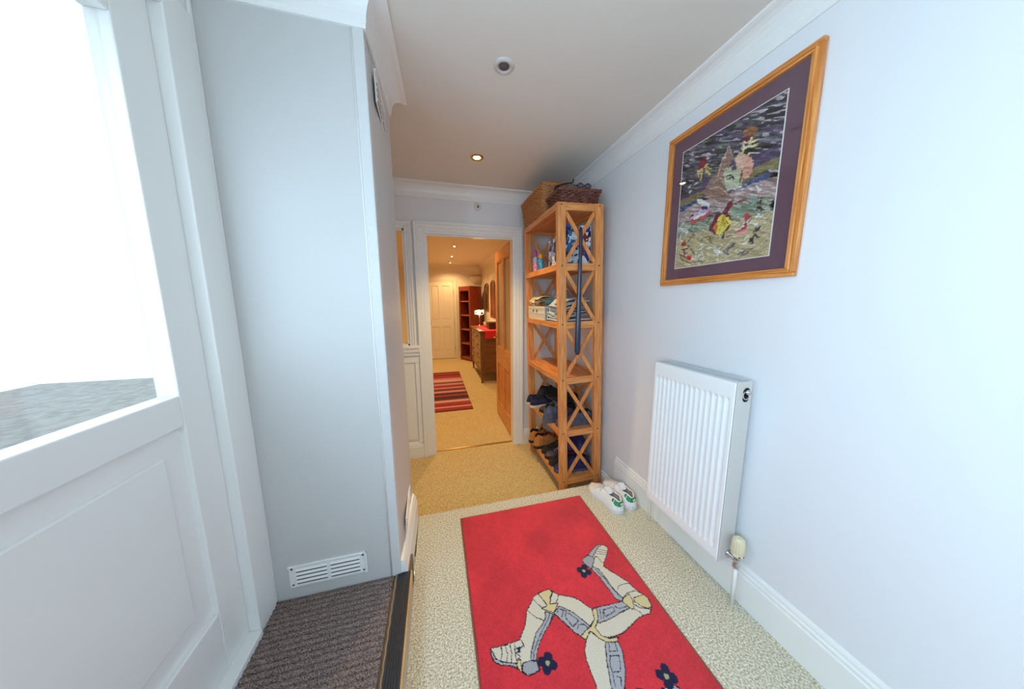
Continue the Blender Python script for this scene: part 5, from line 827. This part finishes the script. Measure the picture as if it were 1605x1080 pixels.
# chest of drawers
WZ, WY, WX = [wood('walnut_brown', (142, 92, 48), (104, 62, 30), a, .35) for a in 'zyx']
e = empty('chest_of_drawers', (.76, 5.17, ZL), label='old brown chest of drawers along the right wall of the far hall', cat='chest of drawers')
CW, CD, CH = 1.33, .455, .99   # run in y, depth in x, height
for x in (0, CD-.045):
    for y in (0, CW-.045):
        b = MB(); b.box(x, x+.045, y, y+.045, .14, CH-.03); b.add([(x+.0, y+.0, .14), (x+.045, y, .14), (x+.045, y+.045, .14), (x, y+.045, .14), (x+.010, y+.010, .03), (x+.035, y+.010, .03), (x+.035, y+.035, .03), (x+.010, y+.035, .03)], [(0, 1, 5, 4), (1, 2, 6, 5), (2, 3, 7, 6), (3, 0, 4, 7), (4, 5, 6, 7)])
        b.lathe([(.0001, 0), (.018, 0), (.02, .012), (.014, .03)], (x+.0225, y+.0225, 0), 12); b.build('leg', WZ, e)
MB().box(.045, CD-.045, .012, .026, .24, CH-.03).build('end_panel', WX, e); MB().box(.045, CD-.045, CW-.026, CW-.012, .24, CH-.03).build('end_panel', WX, e)
MB().box(.045, CD-.045, .006, .036, .20, .26).build('apron', WX, e, bevel=.003); MB().box(.004, .03, .045, CW-.045, .20, .25).build('apron', WY, e, bevel=.003)
MB().box(.03, CD-.02, .04, CW-.04, .22, CH-.03).build('carcass', WZ, e)
MB().box(-.025, CD+.0, -.03, CW+.03, CH-.03, CH).build('top', WY, e, bevel=.006)
DRF = wood('drawer_front', (184, 138, 80), (146, 100, 54), 'y', .3)
zz = [.26, .44, .62, .79, .95]
for r in range(4):
    z0, z1 = zz[r]+.006, zz[r+1]-.006; cols = [(.05, CW/2-.004), (CW/2+.004, CW-.05)] if r == 3 else [(.05, CW-.05)]
    for y0, y1 in cols:
        dr = MB().box(-.002, .03, y0, y1, z0, z1).build('drawer', DRF, e, bevel=.005)
        for hy in ((y0+y1)/2,) if r == 3 else (y0+.26, y1-.26):
            b = MB(); b.rbox((-.004, hy, (z0+z1)/2), (.003, .09, .045)); b.tube([(-.006, hy-.04, (z0+z1)/2+.008), (-.022, hy-.035, (z0+z1)/2-.012), (-.024, hy, (z0+z1)/2-.018), (-.022, hy+.035, (z0+z1)/2-.012), (-.006, hy+.04, (z0+z1)/2+.008)], .004, 6)
            b.build('drawer_pull', mat('aged_brass', (92, 66, 40), .35, metal=.8), dr)
CT = ZL+CH
REDC = mat('red_cloth', (214, 26, 30), .75, bump=.2, bscale=200)
e = empty('red_runner', (.98, 5.83, CT+.001), label='bright red cloth runner draped over the chest of drawers', cat='table runner')
MB().box(-.145, .225, -.72, .60, 0, .004).build('cloth', REDC, e)
MB().box(-.145, .225, -.724, -.720, -.135, .004).build('hanging_end', REDC, e)
e = empty('wooden_box', (1.08, 5.62, CT+.006), label='dark carved wooden box on the red runner', cat='box')
BX = mat('dark_box_wood', (84, 34, 24), .4, vscale=50, c2=(52, 18, 14), bump=.6, bscale=50)
MB().box(-.10, .10, -.16, .16, 0, .085).build('body', BX, e, bevel=.003); MB().box(-.104, .104, -.164, .164, .088, .125).build('lid', BX, e, bevel=.006); MB().rbox((-.105, 0, .085), (.006, .02, .03)).build('clasp', BRASS, e)
e = empty('pillar_candle', (.985, 5.99, CT+.006), label='cream candle standing beside the dark wooden box', cat='candle')
MB().lathe([(.0001, 0), (.03, 0), (.03, .10), (.022, .106), (.0001, .10)], n=20).build('wax', mat('candle_wax', (238, 214, 176), .5), e); MB().tube([(0, 0, .10), (.002, 0, .118)], .0015, 5).build('wick', BLACKM, e)
e = empty('table_lamp', (.905, 6.22, CT+.006), label='lit table lamp with ribbon shade on the chest of drawers', cat='lamp')
MB().lathe([(.0001, 0), (.055, 0), (.055, .008), (.012, .018), (.008, .03), (.0001, .03)], n=24).build('base', CHROME, e)
MB().tube([(0, 0, .02), (0, 0, .25)], .006, 10).build('stem', CHROME, e)
SHD = mat('shade_ribbon', (250, 240, 226), .5, emit=(1, .66, .45), es=.8)
for k in range(3):
    def P(i, j, k=k):
        a = 2*PI*i/48; z = .30+.045*math.sin(a*1+k*2.1)*(1 if k < 2 else .2)+(j-.5)*.018+k*.012; return (.10*math.cos(a), .10*math.sin(a), z)
    ob = MB().grid(P, 49, 2).build('shade_band', SHD, e); ob.modifiers.new('s', 'SOLIDIFY').thickness = .002
MB().lathe([(.0001, .24), (.012, .25), (.026, .285), (.024, .31), (.0001, .33)], n=16).build('bulb', mat('bulb_glow', (255, 230, 190), .5, emit=(1, .78, .5), es=9), e)
light('table_lamp_glow', 'POINT', (.905, 6.22, CT+.36), 5, (1, .62, .30), shadow_soft_size=.04)
def arch_frame(name, y0, y1, z0, z1, label, glassm, cat):
    e = empty(name, (XF, (y0+y1)/2, z0), label=label, cat=cat); hw = (y1-y0)/2; H = z1-z0
    out = [(-hw, 0), (hw, 0)]+[(hw*math.cos(a), H-.10+.10*math.sin(a)) for a in np.linspace(0, PI, 17)]
    inn = [(-hw+.04, .04), (hw-.04, .04)]+[((hw-.04)*math.cos(a), H-.12+.085*math.sin(a)) for a in np.linspace(0, PI, 17)]
    n = len(out); vs = []
    for x in (-.03, 0):
        vs += [(x, p[0], p[1]) for p in out]+[(x, p[0], p[1]) for p in inn]
    fs = []
    for i in range(n):
        j = (i+1) % n; fs += [(i, j, n+j, n+i), (2*n+i, 3*n+i, 3*n+j, 2*n+j), (i, 2*n+i, 2*n+j, j), (n+i, n+j, 3*n+j, 3*n+i)]
    MB().add(vs, fs).build('frame', WZ, e, bevel=.003); MB().prism(inn, -.012, -.008, 'x').build('mirror_glass', glassm, e); return e
MIR = mat('aged_mirror', (190, 160, 110), .12, metal=.9)
arch_frame('wall_mirror', 6.72, 7.28, 1.13, 1.79, 'arched wooden framed mirror on the far hall wall, nearer the corner', MIR, 'mirror')
arch_frame('wall_mirror', 5.98, 6.44, .99, 1.80, 'taller arched brown frame on the far hall wall behind the lamp', mat('dark_picture', (110, 58, 34), .35), 'mirror')
e = empty('wall_uplighter', (1.10, 7.868, 1.82), label='pale half-bowl plaster uplighter above the angled bookcase', cat='wall light')
PLS = mat('plaster_shade', (236, 214, 176), .7)
b = MB()
def P(i, j):
    a = PI+PI*i/24; t = j/10*PI/2; return (.19*math.cos(a)*math.sin(t), .11*math.sin(a)*math.sin(t), .20-.20*math.cos(t))
ob = b.grid(P, 25, 11).build('bowl', PLS, e); ob.modifiers.new('s', 'SOLIDIFY').thickness = .006
MB().rbox((0, -.006, .10), (.08, .012, .10)).build('wall_plate', PLS, e)
# ------------------------------------------------------------------ outside
ground = MB().box(-8, -.82, -6, 8, -.4, -.30).build('ground', mat('paving', (170, 168, 162), .8, var=.3)); ground['kind'] = 'structure'
